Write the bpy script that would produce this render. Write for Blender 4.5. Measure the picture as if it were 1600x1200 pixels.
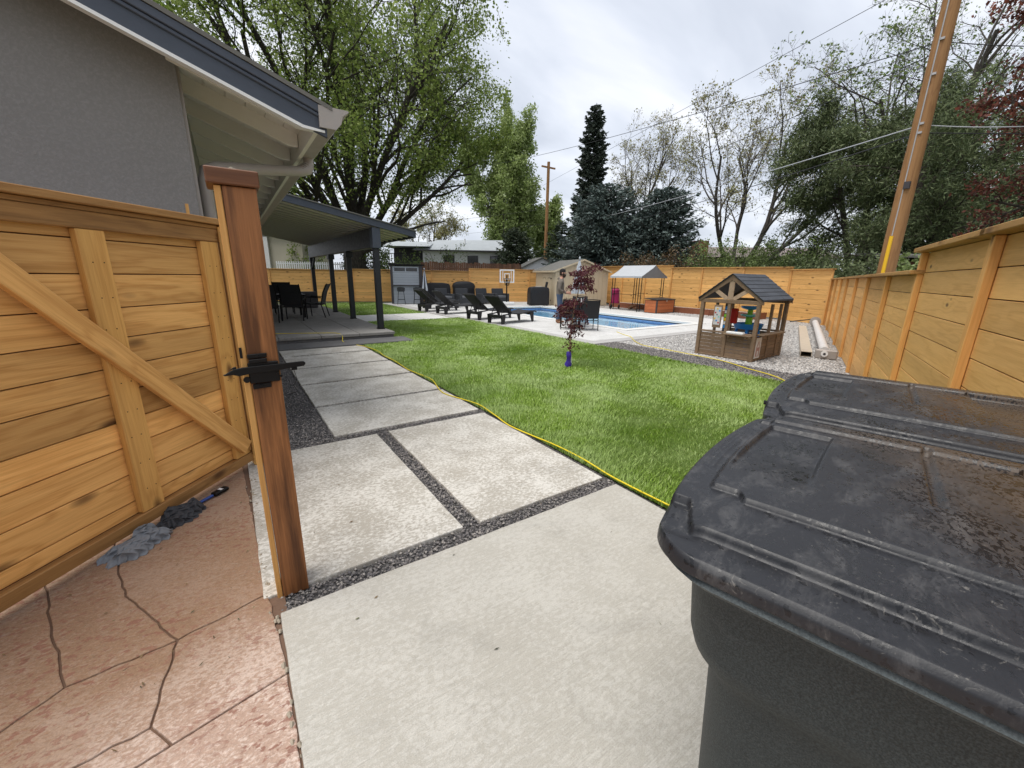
import bpy, bmesh, math, random
import numpy as np
from mathutils import Vector, Matrix

for o in list(bpy.data.objects):
    bpy.data.objects.remove(o)
SC = bpy.context.scene
COL = SC.collection
R = math.radians
PI = math.pi

# ---------------------------------------------------------------- camera
# world: Y runs along the concrete path, X across it, camera above the origin
YAW, PITCH, ROLL, CAM_H = R(34.4), math.atan(168 / 634.0), R(1.0), 1.55
_h = Vector((math.sin(YAW), math.cos(YAW), 0)); _r = Vector((math.cos(YAW), -math.sin(YAW), 0)); _z = Vector((0, 0, 1))
_f = _h * math.cos(PITCH) - _z * math.sin(PITCH)
_u = _h * math.sin(PITCH) + _z * math.cos(PITCH)
_right = _r * math.cos(ROLL) + _u * math.sin(ROLL)
_up = _u * math.cos(ROLL) - _r * math.sin(ROLL)
cam_data = bpy.data.cameras.new('camera')
cam_data.sensor_fit = 'HORIZONTAL'; cam_data.sensor_width = 36.0
cam_data.lens = 36.0 * 634 / 1600
cam_data.clip_start = 0.03; cam_data.clip_end = 3000
cam = bpy.data.objects.new('camera', cam_data); COL.objects.link(cam)
M = Matrix((( _right.x, _up.x, -_f.x, 0), (_right.y, _up.y, -_f.y, 0), (_right.z, _up.z, -_f.z, CAM_H), (0, 0, 0, 1)))
cam.matrix_world = M
SC.camera = cam

# ---------------------------------------------------------------- world: overcast sky
SUN_EL, SUN_AZ = R(70), R(275)          # azimuth measured clockwise from +Y
world = bpy.data.worlds.new('World'); SC.world = world; world.use_nodes = True
wn, wl = world.node_tree.nodes, world.node_tree.links
wn.clear()
w_out = wn.new('ShaderNodeOutputWorld'); w_bg = wn.new('ShaderNodeBackground'); w_bg.inputs['Strength'].default_value = 0.1
w_sky = wn.new('ShaderNodeTexSky'); w_sky.sky_type = 'NISHITA'; w_sky.sun_disc = False
w_sky.sun_elevation = SUN_EL; w_sky.sun_rotation = SUN_AZ; w_sky.air_density = 1.0; w_sky.dust_density = 2.0
w_tc = wn.new('ShaderNodeTexCoord'); w_sep = wn.new('ShaderNodeSeparateXYZ')
wl.new(w_tc.outputs['Generated'], w_sep.inputs[0])
w_zc = wn.new('ShaderNodeMath'); w_zc.operation = 'MAXIMUM'; w_zc.inputs[1].default_value = 0.0; wl.new(w_sep.outputs['Z'], w_zc.inputs[0])
w_za = wn.new('ShaderNodeMath'); w_za.operation = 'ADD'; w_za.inputs[1].default_value = 0.22; wl.new(w_zc.outputs[0], w_za.inputs[0])
w_dx = wn.new('ShaderNodeMath'); w_dx.operation = 'DIVIDE'; wl.new(w_sep.outputs['X'], w_dx.inputs[0]); wl.new(w_za.outputs[0], w_dx.inputs[1])
w_dy = wn.new('ShaderNodeMath'); w_dy.operation = 'DIVIDE'; wl.new(w_sep.outputs['Y'], w_dy.inputs[0]); wl.new(w_za.outputs[0], w_dy.inputs[1])
w_cm = wn.new('ShaderNodeCombineXYZ'); wl.new(w_dx.outputs[0], w_cm.inputs[0]); wl.new(w_dy.outputs[0], w_cm.inputs[1])
w_map = wn.new('ShaderNodeMapping'); w_map.inputs['Rotation'].default_value = (0, 0, R(-25)); w_map.inputs['Scale'].default_value = (0.9, 1.9, 1)
wl.new(w_cm.outputs[0], w_map.inputs['Vector'])
w_n = wn.new('ShaderNodeTexNoise'); w_n.inputs['Scale'].default_value = 1.15; w_n.inputs['Detail'].default_value = 5.0; w_n.inputs['Roughness'].default_value = 0.5; w_n.inputs['Distortion'].default_value = 0.35
wl.new(w_map.outputs[0], w_n.inputs['Vector'])
w_rp = wn.new('ShaderNodeValToRGB'); wl.new(w_n.outputs['Fac'], w_rp.inputs[0])
w_rp.color_ramp.elements[0].position = 0.3; w_rp.color_ramp.elements[0].color = (0.45, 0.485, 0.555, 1)
w_rp.color_ramp.elements[1].position = 0.72; w_rp.color_ramp.elements[1].color = (0.82, 0.83, 0.86, 1)
w_e = w_rp.color_ramp.elements.new(0.5); w_e.color = (0.60, 0.635, 0.705, 1)
w_sc = wn.new('ShaderNodeVectorMath'); w_sc.operation = 'SCALE'; w_sc.inputs['Scale'].default_value = 6.6; wl.new(w_rp.outputs[0], w_sc.inputs[0])
w_mx = wn.new('ShaderNodeMix'); w_mx.data_type = 'RGBA'; w_mx.inputs[0].default_value = 0.92
wl.new(w_sky.outputs[0], w_mx.inputs[6]); wl.new(w_sc.outputs[0], w_mx.inputs[7])
wl.new(w_mx.outputs[2], w_bg.inputs[0]); wl.new(w_bg.outputs[0], w_out.inputs[0])

# ---------------------------------------------------------------- sun (veiled by cloud)
sun_d = bpy.data.lights.new('sun', 'SUN'); sun_d.energy = 1.5; sun_d.angle = R(40); sun_d.color = (1.0, 0.965, 0.91)
sun = bpy.data.objects.new('sun', sun_d); COL.objects.link(sun)
_sd = Vector((math.sin(SUN_AZ) * math.cos(SUN_EL), math.cos(SUN_AZ) * math.cos(SUN_EL), math.sin(SUN_EL)))
sun.rotation_euler = (-_sd).to_track_quat('-Z', 'Y').to_euler()

vs = SC.view_settings
vs.view_transform = 'Standard'; vs.look = 'None'; vs.exposure = 1.08; vs.gamma = 1.0; vs.use_curve_mapping = False
SC.render.film_transparent = False
SC.cycles.use_denoising = True; SC.cycles.denoising_input_passes = 'RGB_ALBEDO_NORMAL'; SC.cycles.denoising_prefilter = 'ACCURATE'
SC.cycles.max_bounces = 7; SC.cycles.diffuse_bounces = 3; SC.cycles.glossy_bounces = 3; SC.cycles.transmission_bounces = 5; SC.cycles.transparent_max_bounces = 8
SC.cycles.sample_clamp_indirect = 6.0

# ---------------------------------------------------------------- helpers: objects
def link(o, parent=None):
    COL.objects.link(o)
    if parent is not None:
        o.parent = parent
    return o

def tag(o, label=None, cat=None, group=None, kind=None):
    if label: o['label'] = label
    if cat: o['category'] = cat
    if group: o['group'] = group
    if kind: o['kind'] = kind
    return o

def thing(name, label, cat, loc=(0, 0, 0), rz=0.0, group=None):
    o = bpy.data.objects.new(name, None); o.empty_display_size = 0.1
    o.location = loc; o.rotation_euler = (0, 0, rz)
    link(o); tag(o, label, cat, group)
    return o

def copy_tree(o, parent=None, label=None):
    c = o.copy(); COL.objects.link(c); c.parent = parent
    for ch in list(o.children):
        copy_tree(ch, c)
    if label: c['label'] = label
    return c

def np_mesh(name, V, F, mat=None, smooth=False):
    """V (n,3) float, F (m,k) int with constant k"""
    V = np.asarray(V, dtype=np.float32); F = np.asarray(F, dtype=np.int32)
    me = bpy.data.meshes.new(name)
    me.vertices.add(len(V)); me.vertices.foreach_set('co', V.ravel())
    k = F.shape[1]
    me.loops.add(F.size); me.loops.foreach_set('vertex_index', F.ravel())
    me.polygons.add(len(F))
    me.polygons.foreach_set('loop_start', np.arange(0, F.size, k, dtype=np.int32))
    me.polygons.foreach_set('loop_total', np.full(len(F), k, dtype=np.int32))
    if smooth:
        me.polygons.foreach_set('use_smooth', np.ones(len(F), dtype=bool))
    me.update(calc_edges=True)
    if mat is not None: me.materials.append(mat)
    return me

def np_obj(name, V, F, mat, parent=None, smooth=False):
    return link(bpy.data.objects.new(name, np_mesh(name, V, F, mat, smooth)), parent)

class MB:
    """collects simple solids, then links them as one mesh object"""
    def __init__(s):
        s.v = []; s.f = []
    def add(s, V, F):
        n = len(s.v); s.v += [tuple(p) for p in V]; s.f += [tuple(i + n for i in f) for f in F]; return s
    def box(s, x0, x1, y0, y1, z0, z1):
        V = [(x0, y0, z0), (x1, y0, z0), (x1, y1, z0), (x0, y1, z0), (x0, y0, z1), (x1, y0, z1), (x1, y1, z1), (x0, y1, z1)]
        return s.add(V, [(3, 2, 1, 0), (4, 5, 6, 7), (0, 1, 5, 4), (1, 2, 6, 5), (2, 3, 7, 6), (3, 0, 4, 7)])
    def cbox(s, c, d):
        return s.box(c[0] - d[0] / 2, c[0] + d[0] / 2, c[1] - d[1] / 2, c[1] + d[1] / 2, c[2] - d[2] / 2, c[2] + d[2] / 2)
    def beam(s, a, b, w, h, up=(0, 0, 1), w2=None, h2=None):
        a = Vector(a); b = Vector(b); d = (b - a).normalized(); up = Vector(up)
        if abs(d.dot(up)) > 0.98: up = Vector((0, 1, 0))
        x = d.cross(up).normalized(); y = x.cross(d).normalized()
        w2 = w if w2 is None else w2; h2 = h if h2 is None else h2
        V = []
        for p, ww, hh in ((a, w, h), (b, w2, h2)):
            for sx, sy in ((-1, -1), (1, -1), (1, 1), (-1, 1)):
                V.append(p + x * sx * ww / 2 + y * sy * hh / 2)
        return s.add(V, [(0, 1, 2, 3), (7, 6, 5, 4), (0, 4, 5, 1), (1, 5, 6, 2), (2, 6, 7, 3), (3, 7, 4, 0)])
    def tube(s, pts, r, n=8, caps=True):
        pts = [Vector(p) for p in pts]; m = len(pts)
        rr = r if isinstance(r, (list, tuple)) else [r] * m
        base = len(s.v); prev = None
        for i, p in enumerate(pts):
            d = (pts[min(i + 1, m - 1)] - pts[max(i - 1, 0)])
            d = d.normalized() if d.length > 1e-9 else Vector((0, 0, 1))
            if prev is None:
                x = d.cross(Vector((0, 0, 1)))
                if x.length < 1e-3: x = d.cross(Vector((0, 1, 0)))
            else:
                x = prev - d * prev.dot(d)
            x.normalize(); prev = x; y = d.cross(x)
            for k in range(n):
                a = 2 * PI * k / n
                s.v.append(tuple(p + (x * math.cos(a) + y * math.sin(a)) * rr[i]))
        for i in range(m - 1):
            for k in range(n):
                a = base + i * n + k; b = base + i * n + (k + 1) % n
                s.f.append((a, b, b + n, a + n))
        if caps:
            s.f.append(tuple(base + k for k in range(n))[::-1]); s.f.append(tuple(base + (m - 1) * n + k for k in range(n)))
        return s
    def lathe(s, prof, n=16, c=(0, 0, 0)):
        base = len(s.v); m = len(prof)
        for r, z in prof:
            for k in range(n):
                a = 2 * PI * k / n
                s.v.append((c[0] + r * math.cos(a), c[1] + r * math.sin(a), c[2] + z))
        for i in range(m - 1):
            for k in range(n):
                a = base + i * n + k; b = base + i * n + (k + 1) % n
                s.f.append((a, b, b + n, a + n))
        s.f.append(tuple(base + k for k in range(n))[::-1]); s.f.append(tuple(base + (m - 1) * n + k for k in range(n)))
        return s
    def prism(s, poly, z0, z1):
        """extrude a polygon (list of xy) from z0 to z1"""
        n = len(poly)
        V = [(p[0], p[1], z0) for p in poly] + [(p[0], p[1], z1) for p in poly]
        return s.add(V, [tuple(range(n))[::-1], tuple(range(n, 2 * n))] + [(i, (i + 1) % n, n + (i + 1) % n, n + i) for i in range(n)])
    def prism_ax(s, poly, a0, a1, ax='y'):
        """polygon in the plane across axis ax, extruded along it; poly is (x,z) for y, (y,z) for x"""
        n = len(poly)
        f = (lambda p, a: (p[0], a, p[1])) if ax == 'y' else (lambda p, a: (a, p[0], p[1]))
        V = [f(p, a0) for p in poly] + [f(p, a1) for p in poly]
        return s.add(V, [tuple(range(n)), tuple(range(n, 2 * n))[::-1]] + [(i, n + i, n + (i + 1) % n, (i + 1) % n) for i in range(n)])
    def mesh(s, name, mat, smooth=False, bevel=0, seg=1):
        me = bpy.data.meshes.new(name)
        bm = bmesh.new()
        vs_ = [bm.verts.new(v) for v in s.v]
        for f in s.f:
            try: bm.faces.new([vs_[i] for i in f])
            except ValueError: pass
        bmesh.ops.recalc_face_normals(bm, faces=bm.faces)
        if bevel:
            ed = [e for e in bm.edges if len(e.link_faces) == 2 and e.calc_face_angle(0) > 0.5]
            bmesh.ops.bevel(bm, geom=ed, offset=bevel, segments=seg, affect='EDGES', profile=0.6, clamp_overlap=True)
        if smooth:
            for f in bm.faces: f.smooth = True
            for e in bm.edges:
                if len(e.link_faces) == 2 and e.calc_face_angle(0) > R(38): e.smooth = False
        bm.to_mesh(me); bm.free()
        if mat is not None: me.materials.append(mat)
        return me
    def build(s, name, mat, parent=None, smooth=False, bevel=0, seg=1):
        return link(bpy.data.objects.new(name, s.mesh(name, mat, smooth, bevel, seg)), parent)

def inst(name, me, parent, loc=(0, 0, 0), rot=(0, 0, 0), scale=(1, 1, 1)):
    o = bpy.data.objects.new(name, me); o.location = loc; o.rotation_euler = rot; o.scale = scale
    return link(o, parent)

def inset(poly, d):
    """shrink a simple counter-clockwise polygon by d"""
    n = len(poly); out = []
    for i in range(n):
        p0, p1, p2 = [Vector(poly[(i + k - 1) % n]) for k in range(3)]
        e1 = (p1 - p0).normalized(); e2 = (p2 - p1).normalized()
        n1 = Vector((-e1.y, e1.x)); n2 = Vector((-e2.y, e2.x))
        b = n1 + n2
        k = d / max(0.3, 1 + n1.dot(n2))
        out.append(tuple(p1 + b * k))
    return out

# ---------------------------------------------------------------- helpers: materials
class NT:
    def __init__(s, name):
        s.m = bpy.data.materials.new(name); s.m.use_nodes = True
        s.n = s.m.node_tree.nodes; s.l = s.m.node_tree.links
        s.b = s.n.get('Principled BSDF'); s.out = s.n.get('Material Output')
    def new(s, t, **kw):
        x = s.n.new(t)
        for k, v in kw.items(): setattr(x, k, v)
        return x
    def put(s, sock, v):
        if isinstance(v, bpy.types.NodeSocket): s.l.new(v, sock)
        else:
            if sock.type == 'RGBA' and len(v) == 3: v = (*v, 1)
            sock.default_value = v
    def coord(s, kind='Object'):
        return s.new('ShaderNodeTexCoord').outputs[kind]
    def pos(s):
        return s.new('ShaderNodeNewGeometry').outputs['Position']
    def rnd(s):
        return s.new('ShaderNodeObjectInfo').outputs['Random']
    def island(s):
        return s.new('ShaderNodeNewGeometry').outputs['Random Per Island']
    def mapping(s, vec, scale=(1, 1, 1), loc=(0, 0, 0), rot=(0, 0, 0)):
        m = s.new('ShaderNodeMapping'); s.put(m.inputs['Vector'], vec)
        m.inputs['Scale'].default_value = scale; m.inputs['Location'].default_value = loc; m.inputs['Rotation'].default_value = rot
        return m.outputs[0]
    def vadd(s, a, b, op='ADD'):
        x = s.new('ShaderNodeVectorMath', operation=op); s.put(x.inputs[0], a); s.put(x.inputs[1], b); return x.outputs[0]
    def math(s, op, a, b=0.0, clamp=False):
        x = s.new('ShaderNodeMath', operation=op); x.use_clamp = clamp
        s.put(x.inputs[0], a); s.put(x.inputs[1], b); return x.outputs[0]
    def noise(s, vec, scale=5, detail=3, rough=0.55, dist=0.0, out='Fac'):
        x = s.new('ShaderNodeTexNoise'); s.put(x.inputs['Vector'], vec)
        x.inputs['Scale'].default_value = scale; x.inputs['Detail'].default_value = detail
        x.inputs['Roughness'].default_value = rough; x.inputs['Distortion'].default_value = dist
        return x.outputs[out]
    def voro(s, vec, scale=5, feature='F1', out='Distance', rnd=1.0):
        x = s.new('ShaderNodeTexVoronoi', feature=feature); s.put(x.inputs['Vector'], vec)
        x.inputs['Scale'].default_value = scale; x.inputs['Randomness'].default_value = rnd
        return x.outputs[out]
    def ramp(s, fac, stops, interp='LINEAR'):
        x = s.new('ShaderNodeValToRGB'); s.put(x.inputs[0], fac); cr = x.color_ramp; cr.interpolation = interp
        while len(cr.elements) < len(stops): cr.elements.new(0.5)
        for e, (p, c) in zip(cr.elements, stops):
            e.position = p; e.color = (*c, 1) if not isinstance(c, (int, float)) else (c, c, c, 1)
        return x.outputs[0]
    def mix(s, fac, a, b, blend='MIX'):
        x = s.new('ShaderNodeMix', data_type='RGBA', blend_type=blend)
        s.put(x.inputs[0], fac); s.put(x.inputs[6], a); s.put(x.inputs[7], b); return x.outputs[2]
    def bump(s, height, strength=0.3, dist=0.01, normal=None):
        x = s.new('ShaderNodeBump'); s.put(x.inputs['Height'], height)
        x.inputs['Strength'].default_value = strength; x.inputs['Distance'].default_value = dist
        if normal is not None: s.put(x.inputs['Normal'], normal)
        return x.outputs[0]
    def done(s, col, rough=0.6, normal=None, metal=0.0, spec=0.5):
        s.put(s.b.inputs['Base Color'], col); s.put(s.b.inputs['Roughness'], rough)
        s.b.inputs['Metallic'].default_value = metal; s.b.inputs['Specular IOR Level'].default_value = spec
        if normal is not None: s.put(s.b.inputs['Normal'], normal)
        return s.m

def lin(r, g, b):
    f = lambda c: (c / 255) / 12.92 if c / 255 <= 0.04045 else ((c / 255 + 0.055) / 1.055) ** 2.4
    return (f(r), f(g), f(b))

def mul(c, k): return tuple(min(1, x * k) for x in c)

def plain(name, col, rough=0.55, var=0.12, vscale=7, bump=0.0, bscale=90, rnd=0.0, metal=0.0, spec=0.4):
    t = NT(name); p = t.coord()
    if rnd: p = t.vadd(p, t.mapping(t.rnd(), scale=(37, 19, 53)))
    n = t.noise(p, vscale, 4)
    c = t.mix(n, mul(col, 1 - var), mul(col, 1 + var))
    if rnd:
        c = t.mix(1.0, c, t.ramp(t.rnd(), [(0, 1 - rnd), (1, 1 + rnd * 0.3)]), 'MULTIPLY')
    nr = t.bump(t.noise(p, bscale, 3), bump, 0.004) if bump else None
    rg = t.ramp(t.noise(p, vscale * 2.3, 3), [(0.2, max(0.02, rough - 0.1)), (0.8, min(1, rough + 0.1))])
    return t.done(c, rg, nr, metal, spec)

def wood(name, light, dark, knot=(0.10, 0.04, 0.012), scale=1.0, rnd=0.22, rough=0.62, knots=True, axis='x', grain=0.38, blotch=0.0, bump=0.25, rings=40.0, ks=1.0):
    """planed board, grain along the local axis, every board object shifted at random"""
    t = NT(name)
    p = t.coord()
    off = t.new('ShaderNodeCombineXYZ'); rr = t.rnd()
    for i, k in enumerate((31.7, 17.3, 23.9)): t.put(off.inputs[i], t.math('MULTIPLY', rr, k))
    p = t.vadd(p, off.outputs[0])
    along = {'x': (0.55, 7, 7), 'y': (7, 0.55, 7), 'z': (7, 7, 0.35)}[axis]
    fib = {'x': (5, 160, 160), 'y': (160, 5, 160), 'z': (160, 160, 5)}[axis]
    kn = {'x': (2.1, 5.2, 5.2), 'y': (5.2, 2.1, 5.2), 'z': (5.2, 5.2, 2.1)}[axis]
    vs_ = t.mapping(p, scale=mul_s(along, scale))
    kd = t.voro(t.mapping(p, scale=mul_s(kn, scale)), 1.0)
    n1 = t.noise(vs_, 1.0, 3, 0.5, 0.5)
    if knots: n1 = t.math('ADD', n1, t.math('MULTIPLY', t.ramp(kd, [(0.0, 1.0), (0.42, 0.0)]), 0.22))
    ring = t.math('SINE', t.math('MULTIPLY', n1, rings))
    ring = t.math('ADD', t.math('MULTIPLY', ring, 0.5), 0.5)
    fb = t.noise(t.mapping(p, scale=mul_s(fib, scale)), 1.0, 3, 0.6)
    g = t.math('ADD', t.math('MULTIPLY', t.math('POWER', ring, 2.5), grain), t.math('MULTIPLY', t.ramp(fb, [(0.3, 0.0), (0.7, 1.0)]), 0.5))
    c = t.mix(t.math('MULTIPLY', g, 0.85, clamp=True), light, dark)
    big = t.noise(t.mapping(p, scale=mul_s(along, 0.6 * scale)), 0.7, 3)
    c = t.mix(1.0, c, t.ramp(big, [(0.25, 0.80), (0.75, 1.12)]), 'MULTIPLY')
    if blotch:
        bl = {'x': (0.9, 14, 14), 'y': (14, 0.9, 14), 'z': (14, 14, 0.9)}[axis]
        c = t.mix(t.ramp(t.noise(t.mapping(p, scale=bl), 1.0, 5, 0.6), [(0.50, 0.0), (0.64, blotch)]), c, mul(dark, 0.5))
    if knots:
        kc = t.ramp(kd, [(0.06 * ks, 0.9), (0.11 * ks, 0.6), (0.19 * ks, 0.0)])
        c = t.mix(kc, c, knot)
    c = t.mix(1.0, c, t.ramp(rr, [(0, 1 - rnd), (1, 1 + rnd * 0.45)]), 'MULTIPLY')
    nr = t.bump(g, bump, 0.003)
    return t.done(c, rough, nr, 0, 0.35)

def mul_s(v, k): return tuple(x * k for x in v)
# ---------------------------------------------------------------- materials
M_CEDAR = wood('cedar_stained', (0.88, 0.50, 0.17), (0.56, 0.255, 0.062), rnd=0.28, grain=0.45, blotch=0.25)
M_CEDAR_PALE = wood('cedar_honey', (0.95, 0.55, 0.20), (0.70, 0.355, 0.10), rnd=0.18, grain=0.34, ks=0.55)
M_CEDAR_PALE_V = wood('cedar_honey_upright', (0.84, 0.46, 0.155), (0.60, 0.28, 0.075), rnd=0.18, grain=0.34, axis='z')
M_CEDAR_FAR = wood('cedar_fence', (0.92, 0.53, 0.185), (0.66, 0.33, 0.09), rnd=0.22, grain=0.35)
M_CEDAR_V = wood('cedar_upright', (0.66, 0.37, 0.11), (0.42, 0.195, 0.046), rnd=0.2, axis='z', knots=True)
M_CAP = wood('cedar_cap', (0.60, 0.34, 0.115), (0.36, 0.17, 0.045), rnd=0.2, blotch=0.3)
M_GATECAP = wood('gate_cap_wood', (0.47, 0.25, 0.085), (0.25, 0.115, 0.034), rnd=0.2, blotch=0.5)
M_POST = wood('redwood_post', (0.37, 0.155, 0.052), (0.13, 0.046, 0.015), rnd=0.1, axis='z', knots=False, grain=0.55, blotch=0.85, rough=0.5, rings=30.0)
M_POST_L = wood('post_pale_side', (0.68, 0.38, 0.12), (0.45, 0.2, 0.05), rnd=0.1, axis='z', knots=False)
M_STUB = wood('post_cap_block', (0.19, 0.075, 0.028), (0.075, 0.027, 0.01), rnd=0.1, knots=False, rough=0.4)
M_POLE = wood('pole_wood', (0.36, 0.19, 0.075), (0.19, 0.085, 0.032), axis='z', knots=True, rough=0.7)
M_OLDFENCE = wood('weathered_slat', (0.26, 0.13, 0.075), (0.14, 0.065, 0.035), axis='z', knots=False, rnd=0.35)
M_PLAY = wood('playhouse_stain', (0.27, 0.185, 0.115), (0.15, 0.095, 0.056), knots=False, rnd=0.2)
M_PLAY_PALE = wood('playhouse_pale', (0.52, 0.38, 0.26), (0.36, 0.25, 0.16), knots=False, rnd=0.1)
M_BOX = wood('deck_box_board', (0.50, 0.16, 0.06), (0.33, 0.09, 0.032), knots=False, rnd=0.2)
M_BED = wood('bed_board', (0.27, 0.10, 0.05), (0.15, 0.05, 0.025), knots=False, rnd=0.2)

M_BLACK = plain('black_steel', (0.004, 0.004, 0.0045), 0.5, 0.2, 20, spec=0.25)
M_PLASTIC = plain('black_resin', (0.016, 0.016, 0.018), 0.48, 0.25, 14, bump=0.15, bscale=200)
M_SLING = plain('black_sling', (0.022, 0.022, 0.025), 0.8, 0.2, 60, bump=0.3, bscale=400)
M_COVER = plain('grill_cover', (0.014, 0.014, 0.016), 0.55, 0.3, 6, bump=0.4, bscale=12)
M_WICKER = plain('dark_wicker', (0.04, 0.043, 0.048), 0.7, 0.3, 60, bump=0.5, bscale=160)
M_CUSH = plain('grey_cushion', (0.12, 0.125, 0.135), 0.9, 0.1, 20)
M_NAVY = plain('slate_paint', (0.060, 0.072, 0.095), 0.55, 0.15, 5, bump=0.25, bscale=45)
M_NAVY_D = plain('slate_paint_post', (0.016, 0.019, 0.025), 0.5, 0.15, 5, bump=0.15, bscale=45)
M_SOFFIT = plain('cream_soffit', (0.74, 0.71, 0.63), 0.65, 0.06, 5, bump=0.1, bscale=60)
M_TRIM = plain('white_trim', (0.78, 0.78, 0.76), 0.5, 0.05)
M_GUTTER = plain('taupe_gutter', (0.36, 0.325, 0.295), 0.4, 0.08, 5)
M_WHITE = plain('white_plastic', (0.78, 0.78, 0.77), 0.45, 0.05)
M_BEIGE = plain('beige_siding', (0.56, 0.46, 0.315), 0.7, 0.06, 3)
M_WHITE_W = plain('white_wall', (0.86, 0.86, 0.86), 0.7, 0.05, 1)
M_BARGREY = plain('bar_grey_board', (0.33, 0.36, 0.40), 0.6, 0.05, 4, rnd=0.1)
M_BARDARK = plain('bar_dark_panel', (0.05, 0.046, 0.05), 0.6, 0.12, 5)
M_TAUPE = plain('bar_taupe_side', (0.13, 0.115, 0.105), 0.65, 0.1, 4)
M_CANVAS = plain('canopy_canvas', (0.42, 0.435, 0.45), 0.8, 0.08, 4, bump=0.2, bscale=20)
M_CANVAS_D = plain('canopy_gable', (0.20, 0.20, 0.20), 0.85, 0.1, 4)
M_UMB = plain('umbrella_silver', (0.50, 0.54, 0.59), 0.55, 0.1, 10)
M_UMB_DARK = plain('umbrella_dark_stripe', (0.035, 0.035, 0.045), 0.8, 0.1)
M_ROOFGREY = plain('pale_shingle', (0.36, 0.385, 0.40), 0.85, 0.12, 1.5, bump=0.3, bscale=12)
M_ROOFBROWN = plain('brown_shingle', (0.20, 0.165, 0.15), 0.9, 0.2, 2, bump=0.3, bscale=12)
M_ROOFSHED = plain('shed_shingle', (0.155, 0.15, 0.135), 0.9, 0.2, 6, bump=0.4, bscale=40)
M_PLAYROOF = plain('play_shingle', (0.060, 0.067, 0.080), 0.75, 0.18, 8, rnd=0.2)
M_BRICK = plain('chimney_brick', (0.24, 0.09, 0.055), 0.85, 0.3, 12)
M_BLUE = plain('toy_blue', (0.035, 0.26, 0.68), 0.35, 0.05)
M_GREEN = plain('toy_green', (0.24, 0.62, 0.05), 0.35, 0.05)
M_TEAL = plain('toy_teal', (0.20, 0.62, 0.55), 0.35, 0.05)
M_RED = plain('toy_red', (0.50, 0.025, 0.02), 0.35, 0.05)
M_MAGENTA = plain('stroller_magenta', (0.32, 0.012, 0.085), 0.6, 0.15)
M_YELLOW = plain('cord_yellow', (0.80, 0.62, 0.03), 0.4, 0.06, 20)
M_WIRE = plain('wire_black', (0.02, 0.02, 0.022), 0.6, 0.1)
M_WIRE_L = plain('wire_pale', (0.42, 0.43, 0.45), 0.5, 0.1)
M_CONDUIT_Y = plain('yellow_guard', (0.85, 0.50, 0.02), 0.4, 0.05)
M_CONDUIT = plain('grey_conduit', (0.45, 0.43, 0.42), 0.4, 0.1, metal=0.3)
M_PURPLE = plain('purple_wrap', (0.055, 0.03, 0.30), 0.5, 0.2, 40)
M_SKIN = plain('skin', (0.52, 0.27, 0.19), 0.55, 0.06)
M_HOOD = plain('grey_brown_sweater', (0.175, 0.15, 0.125), 0.9, 0.15, 30, bump=0.3, bscale=120)
M_JEANS = plain('blue_jeans', (0.07, 0.105, 0.175), 0.85, 0.3, 12, bump=0.3, bscale=200)
M_BOOT = plain('tan_boot', (0.28, 0.14, 0.075), 0.7, 0.2, 20)
M_HAIR = plain('dark_hair', (0.035, 0.02, 0.013), 0.8, 0.3, 60, bump=0.5, bscale=150)
M_CAPH = plain('dark_cap', (0.02, 0.018, 0.018), 0.85, 0.2, 40)
M_RAG = plain('grey_towel', (0.20, 0.215, 0.235), 0.95, 0.25, 40, bump=0.8, bscale=260)
M_RAG2 = plain('charcoal_towel', (0.05, 0.052, 0.058), 0.95, 0.25, 40, bump=0.8, bscale=260)
M_BRUSHBLUE = plain('brush_blue', (0.02, 0.06, 0.25), 0.4, 0.1)
M_CREAM_CLIP = plain('cream_clip', (0.62, 0.58, 0.45), 0.45, 0.08)
M_CONC_LIGHT = plain('roller_tube', (0.62, 0.61, 0.60), 0.5, 0.2, 9)
M_GLASS = plain('window_dark', (0.025, 0.028, 0.032), 0.08, 0.1, spec=0.7)
M_LOG = plain('firewood', (0.30, 0.16, 0.09), 0.85, 0.25, 10)

def m_stucco():
    t = NT('grey_stucco'); p = t.coord()
    n = t.noise(p, 55, 4, 0.6, 0.6); b = t.noise(p, 1.2, 4)
    c = t.mix(b, (0.21, 0.202, 0.192), (0.255, 0.245, 0.234))
    c = t.mix(t.ramp(n, [(0.45, 0), (0.65, 0.3)]), c, (0.36, 0.345, 0.33))
    return t.done(c, 0.92, t.bump(n, 0.45, 0.010))
M_STUCCO = m_stucco()

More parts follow.
